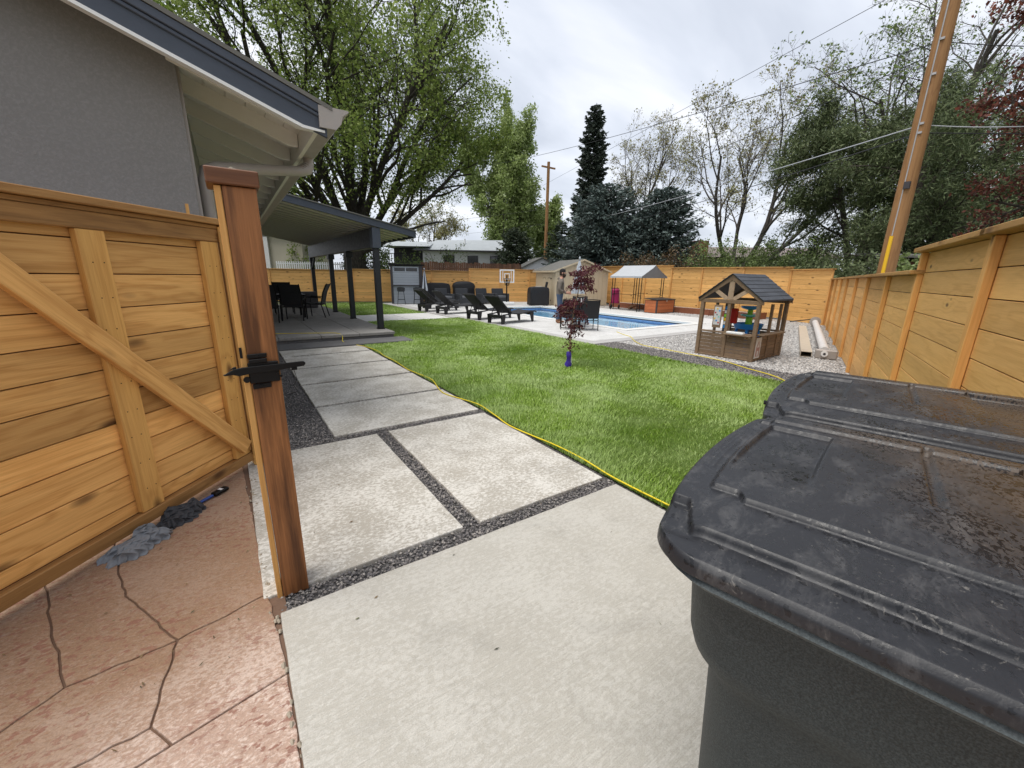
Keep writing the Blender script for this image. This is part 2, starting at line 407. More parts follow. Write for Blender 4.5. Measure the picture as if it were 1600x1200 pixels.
def m_slab(name, a, b, crust, cr_amt=0.7, broom=False, wet=0.0):
    """broom finished, slightly scaled concrete"""
    t = NT(name); p = t.pos()
    big = t.noise(p, 1.3, 5, 0.6); mid = t.noise(t.mapping(p, scale=(1, 1.5, 1), rot=(0, 0, R(12))), 34, 7, 0.72, 0.5); fine = t.noise(p, 190, 3, 0.7)
    c = t.mix(big, a, b)
    patch = t.ramp(t.math('ADD', t.math('MULTIPLY', mid, 0.7), t.math('MULTIPLY', t.noise(p, 3.1, 4), 0.3)), [(0.46, 0.0), (0.545, cr_amt)])
    c = t.mix(patch, c, crust)
    c = t.mix(1.0, c, t.ramp(fine, [(0.25, 0.80), (0.7, 1.1)]), 'MULTIPLY')
    stain = t.ramp(t.noise(p, 2.4, 6, 0.65, 0.5), [(0.55, 0.0), (0.72, 0.35)])
    c = t.mix(stain, c, mul(a, 0.55))
    h = t.math('ADD', t.math('MULTIPLY', patch, 0.6), t.math('MULTIPLY', fine, 0.5))
    if broom:
        br = t.noise(t.mapping(p, scale=(6, 240, 1), rot=(0, 0, R(2))), 1.0, 2)
        c = t.mix(1.0, c, t.ramp(br, [(0.3, 0.90), (0.7, 1.06)]), 'MULTIPLY')
        h = t.math('ADD', h, t.math('MULTIPLY', br, 0.8))
    return t.done(c, 0.85, t.bump(h, 0.45, 0.006), spec=0.25)
M_SLAB = m_slab('path_concrete', (0.35, 0.32, 0.27), (0.44, 0.41, 0.355), (0.68, 0.655, 0.60), 0.8)
M_SLAB_NEAR = m_slab('landing_concrete', (0.39, 0.365, 0.315), (0.48, 0.455, 0.40), (0.60, 0.58, 0.53), 0.42, broom=True)
M_DECK = m_slab('pool_deck_concrete', (0.50, 0.49, 0.465), (0.60, 0.59, 0.57), (0.68, 0.675, 0.66), 0.6)
M_DECK_EDGE = m_slab('deck_border_concrete', (0.36, 0.345, 0.33), (0.44, 0.425, 0.41), (0.50, 0.49, 0.475), 0.5)
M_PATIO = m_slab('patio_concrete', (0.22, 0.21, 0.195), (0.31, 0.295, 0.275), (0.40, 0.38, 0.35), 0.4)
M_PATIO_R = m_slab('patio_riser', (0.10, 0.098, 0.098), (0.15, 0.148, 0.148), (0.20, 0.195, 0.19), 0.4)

def m_stamped():
    t = NT('stamped_concrete'); p = t.pos()
    big = t.noise(p, 0.75, 4, 0.55); mid = t.noise(p, 11, 5, 0.65, 0.6)
    base = t.mix(t.noise(p, 2.0, 4), (0.46, 0.305, 0.235), (0.57, 0.425, 0.345))
    # darker brown towards the gate, pale worn pink elsewhere
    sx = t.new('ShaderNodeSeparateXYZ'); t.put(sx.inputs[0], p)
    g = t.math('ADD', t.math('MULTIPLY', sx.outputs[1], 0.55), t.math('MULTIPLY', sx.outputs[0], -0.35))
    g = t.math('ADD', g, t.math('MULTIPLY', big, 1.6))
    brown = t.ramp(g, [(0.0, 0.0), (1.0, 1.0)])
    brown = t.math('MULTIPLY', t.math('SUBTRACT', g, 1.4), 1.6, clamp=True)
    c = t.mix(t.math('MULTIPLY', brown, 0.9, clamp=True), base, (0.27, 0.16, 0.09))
    sp = t.noise(t.mapping(p, scale=(1, 1.8, 1), rot=(0, 0, R(35))), 42, 7, 0.75, 0.5)
    worn = t.ramp(t.math('ADD', t.math('MULTIPLY', sp, 0.6), t.math('MULTIPLY', t.noise(p, 2.2, 4), 0.4)), [(0.47, 0.0), (0.55, 0.8)])
    c = t.mix(t.math('MULTIPLY', worn, t.math('SUBTRACT', 1.0, t.math('MULTIPLY', brown, 0.85))), c, (0.80, 0.67, 0.58))
    dk = t.ramp(t.noise(t.mapping(p, scale=(1.0, 1.6, 1), rot=(0, 0, R(30))), 24, 4, 0.6, 0.3), [(0.54, 0.0), (0.59, 0.75)])
    zone = t.ramp(t.noise(p, 1.3, 3), [(0.40, 0.0), (0.55, 1.0)])
    c = t.mix(t.math('MULTIPLY', dk, zone), c, (0.25, 0.11, 0.075))
    gr = t.ramp(t.noise(p, 5.5, 5, 0.7, 1.0), [(0.66, 0.0), (0.72, 0.5)])
    c = t.mix(gr, c, (0.40, 0.37, 0.31))
    c = t.mix(1.0, c, t.ramp(t.noise(p, 150, 3), [(0.25, 0.82), (0.7, 1.08)]), 'MULTIPLY')
    h = t.math('ADD', t.math('MULTIPLY', mid, 1.2), t.math('MULTIPLY', sp, 0.5))
    return t.done(c, 0.8, t.bump(h, 0.8, 0.016), spec=0.3)
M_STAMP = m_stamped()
M_JOINT = plain('joint_dirt', (0.15, 0.09, 0.06), 0.95, 0.3, 30, bump=0.5, bscale=60)
M_BROKEN = plain('broken_edge', (0.34, 0.29, 0.22), 0.95, 0.35, 25, bump=0.9, bscale=45)

def m_gravel(name, cols, base):
    t = NT(name)
    r = t.island()
    c = t.ramp(r, [(i / (len(cols) - 1), k) for i, k in enumerate(cols)])
    c = t.mix(1.0, c, t.ramp(t.noise(t.pos(), 120, 2), [(0.3, 0.8), (0.7, 1.15)]), 'MULTIPLY')
    return t.done(c, 0.8, spec=0.3)
M_STONE_DK = m_gravel('dark_gravel_stones', [(0.05, 0.048, 0.05), (0.12, 0.112, 0.11), (0.20, 0.18, 0.17), (0.09, 0.085, 0.09), (0.34, 0.31, 0.28), (0.07, 0.07, 0.075)], 0)
M_STONE_LT = m_gravel('pale_gravel_stones', [(0.36, 0.345, 0.33), (0.52, 0.50, 0.47), (0.26, 0.25, 0.245), (0.64, 0.62, 0.59), (0.44, 0.41, 0.38), (0.18, 0.175, 0.17)], 0)

def m_gravelbed(name, a, b, c3, sc=70):
    t = NT(name); p = t.pos()
    col = t.voro(p, sc, out='Color')
    g = t.new('ShaderNodeSeparateColor'); t.put(g.inputs[0], col)
    c = t.ramp(g.outputs[0], [(0, a), (0.5, b), (1, c3)])
    d = t.voro(p, sc)
    c = t.mix(t.ramp(d, [(0.45, 0), (0.75, 0.8)]), c, mul(a, 0.35))
    c = t.mix(1.0, c, t.ramp(t.noise(p, 1.5, 4), [(0.3, 0.85), (0.7, 1.1)]), 'MULTIPLY')
    return t.done(c, 0.9, t.bump(t.math('SUBTRACT', 1.0, d), 0.8, 0.02))
M_BED_DK = m_gravelbed('dark_gravel_bed', (0.05, 0.047, 0.047), (0.10, 0.095, 0.092), (0.19, 0.175, 0.165), 75)
M_BED_LT = m_gravelbed('pale_gravel_bed', (0.24, 0.23, 0.22), (0.46, 0.44, 0.42), (0.58, 0.56, 0.53), 38)

def m_soil():
    t = NT('lawn_soil'); p = t.pos()
    c = t.mix(t.noise(p, 30, 4), (0.07, 0.115, 0.02), (0.12, 0.185, 0.036))
    c = t.mix(t.ramp(t.noise(p, 0.8, 3), [(0.4, 0), (0.7, 0.5)]), c, (0.12, 0.16, 0.045))
    return t.done(c, 0.95, t.bump(t.noise(p, 90, 3), 0.6, 0.02), spec=0.1)
M_SOIL = m_soil()

def m_grass():
    t = NT('grass_blades'); p = t.pos(); r = t.island()
    c = t.ramp(r, [(0, (0.19, 0.30, 0.036)), (0.45, (0.27, 0.42, 0.056)), (0.8, (0.36, 0.52, 0.10)), (1, (0.50, 0.60, 0.24))])
    patch = t.noise(t.mapping(p, scale=(1, 1, 0.01), rot=(0, 0, R(25))), 1.5, 4, 0.6, 0.6)
    c = t.mix(t.ramp(patch, [(0.40, 0), (0.60, 0.7)]), c, (0.50, 0.62, 0.27))
    c = t.mix(t.ramp(t.noise(p, 0.65, 3, 0.5, 0.4), [(0.52, 0), (0.70, 0.4)]), c, (0.18, 0.33, 0.024))
    b = t.b; t.put(b.inputs['Base Color'], c); b.inputs['Roughness'].default_value = 0.5; b.inputs['Specular IOR Level'].default_value = 0.35
    tr = t.new('ShaderNodeBsdfTranslucent'); t.put(tr.inputs[0], c)
    mx = t.new('ShaderNodeMixShader'); mx.inputs[0].default_value = 0.28
    t.l.new(b.outputs[0], mx.inputs[1]); t.l.new(tr.outputs[0], mx.inputs[2]); t.l.new(mx.outputs[0], t.out.inputs[0])
    return t.m
M_GRASS = m_grass()

def m_leaf(name, cols, trans=0.3, rough=0.5):
    t = NT(name); r = t.island()
    c = t.ramp(r, [(i / (len(cols) - 1), k) for i, k in enumerate(cols)])
    big = t.noise(t.coord(), 0.45, 3)
    c = t.mix(1.0, c, t.ramp(big, [(0.3, 0.78), (0.7, 1.2)]), 'MULTIPLY')
    b = t.b; t.put(b.inputs['Base Color'], c); b.inputs['Roughness'].default_value = rough; b.inputs['Specular IOR Level'].default_value = 0.3
    tr = t.new('ShaderNodeBsdfTranslucent'); t.put(tr.inputs[0], c)
    mx = t.new('ShaderNodeMixShader'); mx.inputs[0].default_value = trans
    t.l.new(b.outputs[0], mx.inputs[1]); t.l.new(tr.outputs[0], mx.inputs[2]); t.l.new(mx.outputs[0], t.out.inputs[0])
    return t.m
L_ELM = m_leaf('elm_leaves', [(0.09, 0.14, 0.024), (0.16, 0.225, 0.04), (0.24, 0.31, 0.065), (0.35, 0.42, 0.125)], 0.4)
L_POPLAR = m_leaf('poplar_leaves', [(0.17, 0.23, 0.06), (0.26, 0.34, 0.10), (0.36, 0.44, 0.16), (0.45, 0.52, 0.25)], 0.4)
L_SPRUCE = m_leaf('blue_spruce_needles', [(0.042, 0.062, 0.052), (0.07, 0.098, 0.086), (0.115, 0.15, 0.137), (0.18, 0.22, 0.205)], 0.08, 0.7)
L_SPRUCE_G = m_leaf('green_spruce_needles', [(0.026, 0.040, 0.024), (0.045, 0.064, 0.036), (0.075, 0.10, 0.055), (0.105, 0.13, 0.075)], 0.08, 0.7)
L_SPRUCE_D = m_leaf('dark_spruce_needles', [(0.03, 0.042, 0.032), (0.05, 0.066, 0.05), (0.085, 0.10, 0.075)], 0.06, 0.7)
L_PINE = m_leaf('pine_needles', [(0.05, 0.072, 0.028), (0.09, 0.12, 0.048), (0.14, 0.175, 0.075), (0.20, 0.23, 0.11)], 0.15, 0.6)
L_BUD = m_leaf('spring_buds', [(0.24, 0.24, 0.10), (0.34, 0.34, 0.13), (0.30, 0.24, 0.15), (0.42, 0.43, 0.20)], 0.4)
L_YELLOW = m_leaf('yellow_buds', [(0.25, 0.17, 0.05), (0.36, 0.25, 0.07), (0.19, 0.12, 0.05)], 0.3)
L_BROWNB = m_leaf('russet_leaves', [(0.11, 0.065, 0.035), (0.17, 0.10, 0.055), (0.14, 0.12, 0.05), (0.22, 0.14, 0.085)], 0.25)
L_SHRUB = m_leaf('shrub_leaves', [(0.08, 0.125, 0.03), (0.14, 0.20, 0.05), (0.22, 0.29, 0.10), (0.30, 0.37, 0.16)], 0.35)
L_REDTREE = m_leaf('dark_red_leaves', [(0.055, 0.018, 0.014), (0.10, 0.032, 0.022), (0.16, 0.06, 0.04), (0.24, 0.07, 0.04)], 0.3)
L_MAPLE = m_leaf('maple_red_leaves', [(0.06, 0.010, 0.018), (0.11, 0.020, 0.032), (0.17, 0.045, 0.06), (0.24, 0.10, 0.11)], 0.3)
def m_bark(name, a, b):
    t = NT(name); p = t.coord()
    n = t.noise(t.mapping(p, scale=(6, 6, 1.2)), 3, 5, 0.65, 0.4)
    return t.done(t.mix(t.ramp(n, [(0.35, 0), (0.65, 1)]), a, b), 0.9, t.bump(n, 0.9, 0.05), spec=0.15)
B_ELM = m_bark('elm_bark', (0.028, 0.025, 0.02), (0.075, 0.066, 0.052))
B_GREY = m_bark('grey_bark', (0.055, 0.048, 0.042), (0.13, 0.115, 0.10))
B_PINE = m_bark('pine_bark', (0.05, 0.042, 0.036), (0.12, 0.10, 0.085))
B_TWIG = plain('sapling_stem', (0.36, 0.24, 0.15), 0.7, 0.2, 20)

def m_water():
    t = NT('pool_water'); p = t.pos()
    nr = t.bump(t.noise(p, 2.2, 3, 0.5, 0.3), 0.15, 0.05)
    tr = t.new('ShaderNodeBsdfTransparent'); tr.inputs[0].default_value = (0.80, 0.93, 1.0, 1)
    gl = t.new('ShaderNodeBsdfGlossy'); gl.inputs['Roughness'].default_value = 0.04; t.put(gl.inputs['Normal'], nr)
    fr = t.new('ShaderNodeFresnel'); fr.inputs['IOR'].default_value = 1.33; t.put(fr.inputs['Normal'], nr)
    mx = t.new('ShaderNodeMixShader'); t.l.new(fr.outputs[0], mx.inputs[0])
    t.l.new(tr.outputs[0], mx.inputs[1]); t.l.new(gl.outputs[0], mx.inputs[2]); t.l.new(mx.outputs[0], t.out.inputs[0])
    return t.m
M_WATER = m_water()
M_LINER = plain('pool_liner', (0.60, 0.79, 0.92), 0.5, 0.12, 1.5)
M_TILE = plain('pool_tile_band', (0.15, 0.26, 0.47), 0.25, 0.3, 18)
M_COPING = plain('pool_coping', (0.66, 0.65, 0.62), 0.7, 0.07, 6)

def m_lid():
    t = NT('bin_lid_plastic'); p = t.coord()
    n = t.noise(p, 5.5, 6, 0.65, 0.4)
    c = t.mix(n, (0.012, 0.0125, 0.0145), (0.028, 0.029, 0.034))
    # chalky weathering and scuffs
    ch = t.ramp(t.noise(t.mapping(p, scale=(1, 2.0, 1), rot=(0, 0, R(20))), 9, 8, 0.76, 0.4), [(0.50, 0.0), (0.68, 0.6)])
    c = t.mix(ch, c, (0.095, 0.093, 0.093))
    ch2 = t.ramp(t.noise(p, 48, 5, 0.75, 1.5), [(0.60, 0.0), (0.70, 0.45)])
    c = t.mix(t.math('MULTIPLY', ch2, t.ramp(t.noise(p, 3, 3), [(0.45, 0), (0.6, 1)])), c, (0.30, 0.28, 0.25))
    # drying mud film towards the middle of the lid
    sx = t.new('ShaderNodeSeparateXYZ'); t.put(sx.inputs[0], p)
    mud = t.math('ADD', t.math('MULTIPLY', sx.outputs[0], 0.7), t.math('MULTIPLY', sx.outputs[1], -1.2))
    mud = t.math('ADD', mud, t.math('MULTIPLY', t.noise(p, 4.5, 6, 0.65, 0.8), 0.9))
    mudf = t.ramp(t.math('MULTIPLY', mud, 0.5), [(0.58, 0.0), (0.78, 0.62)])
    c = t.mix(mudf, c, (0.105, 0.072, 0.045))
    # beads and patches of rain
    sp = t.noise(t.mapping(p, scale=(1.0, 1.7, 1.0), rot=(0, 0, R(-15))), 85, 3, 0.5, 0.6)
    zone = t.ramp(t.math('ADD', t.math('MULTIPLY', t.noise(p, 6, 4), 0.6), t.math('MULTIPLY', mud, 0.22)), [(0.50, 0.0), (0.60, 1.0)])
    drop = t.math('MULTIPLY', t.ramp(sp, [(0.51, 0.0), (0.55, 1.0)]), zone)
    drop2 = t.math('MULTIPLY', t.ramp(t.noise(p, 60, 2), [(0.60, 0.0), (0.63, 0.7)]), 1.0)
    wet = t.math('MAXIMUM', drop, drop2)
    c = t.mix(t.math('MULTIPLY', wet, 0.85), c, (0.008, 0.008, 0.009))
    rough = t.mix(wet, t.ramp(n, [(0.3, 0.36), (0.7, 0.55)]), (0.16, 0.16, 0.16))
    h = t.math('ADD', t.math('MULTIPLY', t.noise(p, 260, 3), 0.25), t.math('MULTIPLY', t.noise(p, 14, 3), 0.6))
    return t.done(c, rough, t.bump(h, 0.25, 0.004), spec=0.36)
M_LID = m_lid()
def m_binbody():
    t = NT('bin_body_plastic'); p = t.coord()
    g = t.noise(p, 300, 3, 0.7)
    c = t.mix(t.ramp(g, [(0.40, 0), (0.66, 1)]), (0.013, 0.019, 0.021), (0.048, 0.062, 0.065))
    c = t.mix(t.ramp(t.noise(t.mapping(p, scale=(1, 1, 3)), 6, 6, 0.7, 1), [(0.60, 0), (0.74, 0.3)]), c, (0.11, 0.12, 0.12))
    return t.done(c, 0.55, t.bump(g, 0.35, 0.003), spec=0.4)
M_BIN = m_binbody()
def m_rim():
    t = NT('bin_rim_plastic'); p = t.coord()
    g = t.noise(p, 260, 4, 0.75)
    c = t.mix(t.ramp(g, [(0.38, 0), (0.62, 1)]), (0.040, 0.050, 0.053), (0.085, 0.104, 0.108))
    return t.done(c, 0.6, t.bump(g, 0.3, 0.003))
M_RIM = m_rim()
# ---------------------------------------------------------------- the setting: ground, lawn, paving, pool
def sheet(name, x0, x1, y0, y1, z, mat, kind='structure', parent=None, nx=1):
    V = [(x0, y0, z), (x1, y0, z), (x1, y1, z), (x0, y1, z)]
    o = np_obj(name, V, [(0, 1, 2, 3)], mat, parent)
    if kind and parent is None: tag(o, kind=kind)
    return o

def ring(name, X, Y, hx, hy, z, mat):
    V = [(X[0], Y[0], z), (X[1], Y[0], z), (X[1], Y[1], z), (X[0], Y[1], z), (hx[0], hy[0], z), (hx[1], hy[0], z), (hx[1], hy[1], z), (hx[0], hy[1], z)]
    return np_obj(name, V, [(0, 1, 5, 4), (1, 2, 6, 5), (2, 3, 7, 6), (3, 0, 4, 7)], mat)

M_EARTH = plain('far_ground', (0.085, 0.10, 0.045), 0.95, 0.3, 0.6, bump=0.4, bscale=6)
PX0, PX1, PY0, PY1 = 10.15, 13.85, 8.55, 17.6           # pool opening
tag(ring('ground', (-300, 400), (-300, 600), (PX0 - .2, PX1 + .2), (PY0 - .2, PY1 + .2), -0.06, M_EARTH), kind='structure')

# lawns: soil sheet; the blades come as one mass
lawn_rects = [(2.36, 7.1, -3.5, 9.45), (3.42, 7.1, 9.45, 14.05), (3.42, 6.85, 16.45, 24.2)]
lm = MB()
for x0, x1, y0, y1 in lawn_rects: lm.add([(x0, y0, -0.02), (x1, y0, -0.02), (x1, y1, -0.02), (x0, y1, -0.02)], [(0, 1, 2, 3)])
tag(lm.build('lawn', M_SOIL), kind='structure')

# gravel beds
gb = MB()
gb.add([(-0.12, -3.4, -0.03), (2.36, -3.4, -0.03), (2.36, 9.85, -0.03), (-0.12, 9.85, -0.03)], [(0, 1, 2, 3)])
path_bed = tag(gb.build('path', M_BED_DK), kind='structure')
tag(sheet('gravel_border', 7.1, 7.95, -3.5, 6.93, -0.012, M_BED_DK), kind='structure')
tag(sheet('gravel_yard', 7.95, 19.6, -1.2, 6.93, -0.008, M_BED_LT), kind='structure')
tag(sheet('gravel_yard', 16.2, 19.6, 6.93, 21.0, -0.008, M_BED_LT), kind='structure')

# the near landing and the stepping slabs of the path
def slab(x0, x1, y0, y1, mat, parent, z1=0.0, th=0.09, bev=0.008, seed=0):
    rg = random.Random(seed * 7 + int(x0 * 100) + int(y0 * 31))
    pts = []
    for (ax, ay), (bx, by) in (((x0, y0), (x1, y0)), ((x1, y0), (x1, y1)), ((x1, y1), (x0, y1)), ((x0, y1), (x0, y0))):
        n = max(2, int(math.hypot(bx - ax, by - ay) / 0.12))
        for i in range(n):
            t_ = i / n; j = 0 if i == 0 else 1
            pts.append((ax + (bx - ax) * t_ + rg.uniform(-.003, .003) * j, ay + (by - ay) * t_ + rg.uniform(-.003, .003) * j))
    return MB().prism(pts, z1 - th, z1).build('slab', mat, parent, bevel=bev, seg=2)
slab(0.0, 2.30, -3.3, 1.90, M_SLAB_NEAR, path_bed)
slab(-0.06, 1.04, 2.04, 3.91, M_SLAB, path_bed)
slab(1.16, 2.29, 2.03, 3.92, M_SLAB, path_bed)
for y0, y1 in ((4.06, 5.09), (5.16, 6.26), (6.34, 7.42), (7.50, 8.62), (8.70, 9.74)):
    slab(0.67, 2.30, y0, y1, M_SLAB, path_bed)

# stamped concrete beside the path: flagstone shapes with recessed joints
st = sheet('stamped_pavement', -7, 0.03, -3.4, 4.5, -0.014, M_JOINT)
def wob(a, b, amp=0.012, step=0.045):
    key = tuple(sorted([(round(a[0], 3), round(a[1], 3)), (round(b[0], 3), round(b[1], 3))]))
    rg = random.Random(str(key)); rev = (round(a[0], 3), round(a[1], 3)) != key[0]
    n = max(1, int(math.hypot(b[0] - a[0], b[1] - a[1]) / step))
    off = [rg.uniform(-amp, amp) for _ in range(n + 1)]; off[0] = off[-1] = 0
    p, q = (key[1], key[0]) if rev else (key[0], key[1])
    pa, pb = Vector(key[0]), Vector(key[1]); d = (pb - pa).normalized(); nn = Vector((-d.y, d.x))
    pts = [tuple(pa + (pb - pa) * i / n + nn * off[i]) for i in range(n + 1)]
    if rev: pts = pts[::-1]
    return pts[:-1]
STN = dict(B0=(-.737, 2.898), B=(-.62, 2.433), A=(-.384, 1.981), C=(-.035, 2.073), D=(-.43, 1.585), E=(-.722, 1.951), E1=(-.854, 2.357), F=(-.856, 1.849),
           sG=(-.363, 1.474), sS1=(-.004, 1.55), sS3=(-3.5, .81), H=(-.623, 1.563), K=(-.967, 2.736), X=(-1.25, 1.5), Xl=(-3.5, 1.05), W=(-.12, 4.5), U=(-.085, 3.4), Bk=(-.9, 4.5),
           Kx=(-1.3, 4.5), L=(-3.5, 4.5), Q1=(-3.5, -3.3), Q2=(-.004, -3.3))
STAMP_POLYS = [('W', 'Bk', 'B0', 'B', 'A', 'C', 'U'), ('Bk', 'B0', 'B', 'A', 'E', 'E1', 'K', 'Kx'), ('Kx', 'K', 'E1', 'E', 'F', 'X', 'Xl', 'L'), ('A', 'E', 'F', 'X', 'H', 'D'),
               ('D', 'H', 'X', 'Xl', 'sS3', 'sG'), ('A', 'D', 'sG', 'sS1', 'C'), ('sS1', 'sG', 'sS3', 'Q1', 'Q2')]
def flag(keys, th=0.03, amps=None):
    ring_ = []
    n = len(keys)
    for i in range(n):
        a, b = STN[keys[i]], STN[keys[(i + 1) % n]]
        straight = keys[i][0] == 's' and keys[(i + 1) % n][0] == 's'
        ring_ += wob(a, b, 0.0 if straight else 0.006)
    ar = sum(ring_[i][0] * ring_[(i + 1) % len(ring_)][1] - ring_[(i + 1) % len(ring_)][0] * ring_[i][1] for i in range(len(ring_)))
    if ar < 0: ring_ = ring_[::-1]
    ring_ = inset(ring_, 0.0035)
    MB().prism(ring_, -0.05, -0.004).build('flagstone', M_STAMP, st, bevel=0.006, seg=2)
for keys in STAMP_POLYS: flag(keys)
# crumbled mortar along the seam between the stamped concrete and the path
rg = random.Random(4)
V = []; F = []
cr = MB()
for i in range(70):
    y = rg.uniform(0.2, 3.6); x = -0.005 - 0.055 * max(0, (y - 1.0) / 2.6) + rg.gauss(0, 0.012); s_ = rg.uniform(0.003, 0.012)
    cr.tube([(x, y - s_, -0.006), (x + rg.uniform(-.004, .004), y, 0.001), (x, y + s_, -0.006)], [s_ * .5, s_ * .8, s_ * .4], 5)
tag(cr.build('mortar_crumbs', M_BROKEN, smooth=True), kind='stuff')

# covered patio floor with its riser and lower step
pf = thing('patio_floor', None, None); pf['kind'] = 'structure'
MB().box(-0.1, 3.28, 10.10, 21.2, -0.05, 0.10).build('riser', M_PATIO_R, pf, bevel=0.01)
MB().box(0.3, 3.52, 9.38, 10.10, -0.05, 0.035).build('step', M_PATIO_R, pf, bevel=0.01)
for i in range(4):
    x0 = -0.1 + i * 0.85; x1 = x0 + 0.84 if i < 3 else 3.30
    for j in range(6):
        y0 = 10.07 + j * 1.86
        slab(x0, x1, y0, min(y0 + 1.85, 21.2), M_PATIO, pf, z1=0.17, th=0.07, bev=0.012)
# crossing path from the patio to the pool
cp = sheet('cross_path', 3.3, 7.0, 14.08, 16.42, -0.03, M_JOINT)
for x0, x1 in ((3.42, 5.2), (5.22, 6.83)): slab(x0, x1, 14.1, 16.4, M_DECK, cp, z1=0.0)

# pool deck in slabs round the opening, darker border, coping, basin, water
deck = thing('pool_deck', None, None); deck['kind'] = 'structure'
xs = [7.42, PX0 - .3, 12.0, PX1 + .3, 16.2]; ys = [7.25, PY0 - .3, 11.4, 14.4, PY1 + .3, 21.6]
for i in range(4):
    for j in range(5):
        if xs[i] >= PX0 - .31 and xs[i + 1] <= PX1 + .31 and ys[j] >= PY0 - .31 and ys[j + 1] <= PY1 + .31: continue
        slab(xs[i] + .006, xs[i + 1] - .006, ys[j] + .006, ys[j + 1] - .006, M_DECK, deck, z1=0.012, bev=0.006)
for x0, x1, y0, y1 in ((7.10, 16.2, 6.93, 7.24), (7.10, 7.41, 7.25, 14.08), (6.87, 7.41, 14.1, 21.6)):
    slab(x0, x1, y0, y1, M_DECK_EDGE, deck, z1=0.012, bev=0.01)
slab(6.9, 16.2, 21.62, 23.0, M_DECK, deck, z1=0.008)
for x0, x1, y0, y1 in ((PX0 - .29, PX1 + .29, PY0 - .29, PY0), (PX0 - .29, PX1 + .29, PY1, PY1 + .29), (PX0 - .29, PX0, PY0 + .005, PY1 - .005), (PX1, PX1 + .29, PY0 + .005, PY1 - .005)):
    MB().box(x0, x1, y0, y1, -0.1, 0.03).build('coping', M_COPING, deck, bevel=0.015, seg=2)
pb = MB()
pb.add([(PX0, PY0, -1.3), (PX1, PY0, -1.3), (PX1, PY1, -1.7), (PX0, PY1, -1.7), (PX0, PY0, -.24), (PX1, PY0, -.24), (PX1, PY1, -.24), (PX0, PY1, -.24)],
       [(0, 1, 2, 3), (0, 1, 5, 4), (1, 2, 6, 5), (2, 3, 7, 6), (3, 0, 4, 7)])
pool = thing('swimming_pool', None, None); pool['kind'] = 'structure'
pb.build('liner', M_LINER, pool)
tb = MB()
for (ax, ay), (bx, by) in (((PX0, PY0), (PX1, PY0)), ((PX1, PY0), (PX1, PY1)), ((PX1, PY1), (PX0, PY1)), ((PX0, PY1), (PX0, PY0))):
    tb.add([(ax, ay, -.24), (bx, by, -.24), (bx, by, -.05), (ax, ay, -.05)], [(0, 1, 2, 3)])
tb.build('tile_band', M_TILE, pool)
for k in range(3):
    MB().box(PX0 + .01, PX0 + .45 + .3 * (2 - k), PY0 + .6, PY1 - .6, -1.28 + .28 * k, -1.0 + .28 * k).build('pool_step', M_LINER, pool, bevel=.02)
sheet('water', PX0, PX1, PY0, PY1, -0.13, M_WATER, None, pool)

# ---- stones in the joints and beds
def stones(name, n, sampler, smin, smax, mat, seed, kind='stuff', flat=0.7):
    rg = np.random.default_rng(seed)
    P = sampler(rg, n); n = len(P)
    base = np.array([(0, 0, 1), (1, 0, -.3), (.31, .95, -.3), (-.81, .59, -.3), (-.81, -.59, -.3), (.31, -.95, .1)])
    tri = np.array([(0, 1, 2), (0, 2, 3), (0, 3, 4), (0, 4, 5), (0, 5, 1)])
    s = rg.uniform(smin, smax, (n, 1, 1))
    J = base[None] * rg.uniform(.65, 1.25, (n, 6, 1)) * np.array([1, .8, flat])
    a = rg.uniform(0, 2 * PI, n); ca, sa = np.cos(a), np.sin(a)
    Rz = np.zeros((n, 3, 3)); Rz[:, 0, 0] = ca; Rz[:, 0, 1] = -sa; Rz[:, 1, 0] = sa; Rz[:, 1, 1] = ca; Rz[:, 2, 2] = 1
    b = rg.normal(0, .3, n); cb, sb = np.cos(b), np.sin(b)
    Rx = np.zeros((n, 3, 3)); Rx[:, 0, 0] = 1; Rx[:, 1, 1] = cb; Rx[:, 1, 2] = -sb; Rx[:, 2, 1] = sb; Rx[:, 2, 2] = cb
    W = np.einsum('nij,nkj->nki', Rz @ Rx, J) * s + P[:, None, :]
    F = (tri[None] + (np.arange(n) * 6)[:, None, None]).reshape(-1, 3)
    return tag(np_obj(name, W.reshape(-1, 3), F, mat), kind=kind)
def rects(rs, zlo, zhi):
    A = np.array([(r[1] - r[0]) * (r[3] - r[2]) * (r[4] if len(r) > 4 else 1) for r in rs]); A = A / A.sum()
    def f(rg, n):
        k = rg.choice(len(rs), n, p=A); Q = np.array([r[:4] for r in rs])[k]
        return np.stack([rg.uniform(Q[:, 0], Q[:, 1]), rg.uniform(Q[:, 2], Q[:, 3]), rg.uniform(zlo, zhi, n)], 1)
    return f
joints = [(0.0, 2.33, 1.90, 2.035, 1.6), (1.035, 1.165, 2.03, 3.92, 1.6), (-.1, 2.33, 3.92, 4.06, 1.3), (-.1, .67, 4.05, 9.8, 1.0)] + [(.67, 2.33, a, b, .8) for a, b in ((5.09, 5.16), (6.26, 6.34), (7.42, 7.50), (8.62, 8.70), (9.74, 9.84))]
stones('path_gravel', 22000, rects(joints, -0.03, -0.010), 0.005, 0.0115, M_STONE_DK, 3)
stones('border_gravel', 16000, rects([(7.1, 7.95, 0.5, 6.92)], -0.012, 0.004), 0.008, 0.02, M_STONE_DK, 5)
def yard(rg, n):
    P = np.stack([7.9 + 11.5 * rg.random(n) ** 1.7, rg.uniform(-.8, 6.9, n), rg.uniform(-.01, .006, n)], 1)
    q = (P[:, 0] - 8.24) * -.36 + (P[:, 1] - 2.17) * .93
    return P[q > 0.02]
stones('yard_gravel', 34000, yard, 0.010, 0.026, M_STONE_LT, 6)
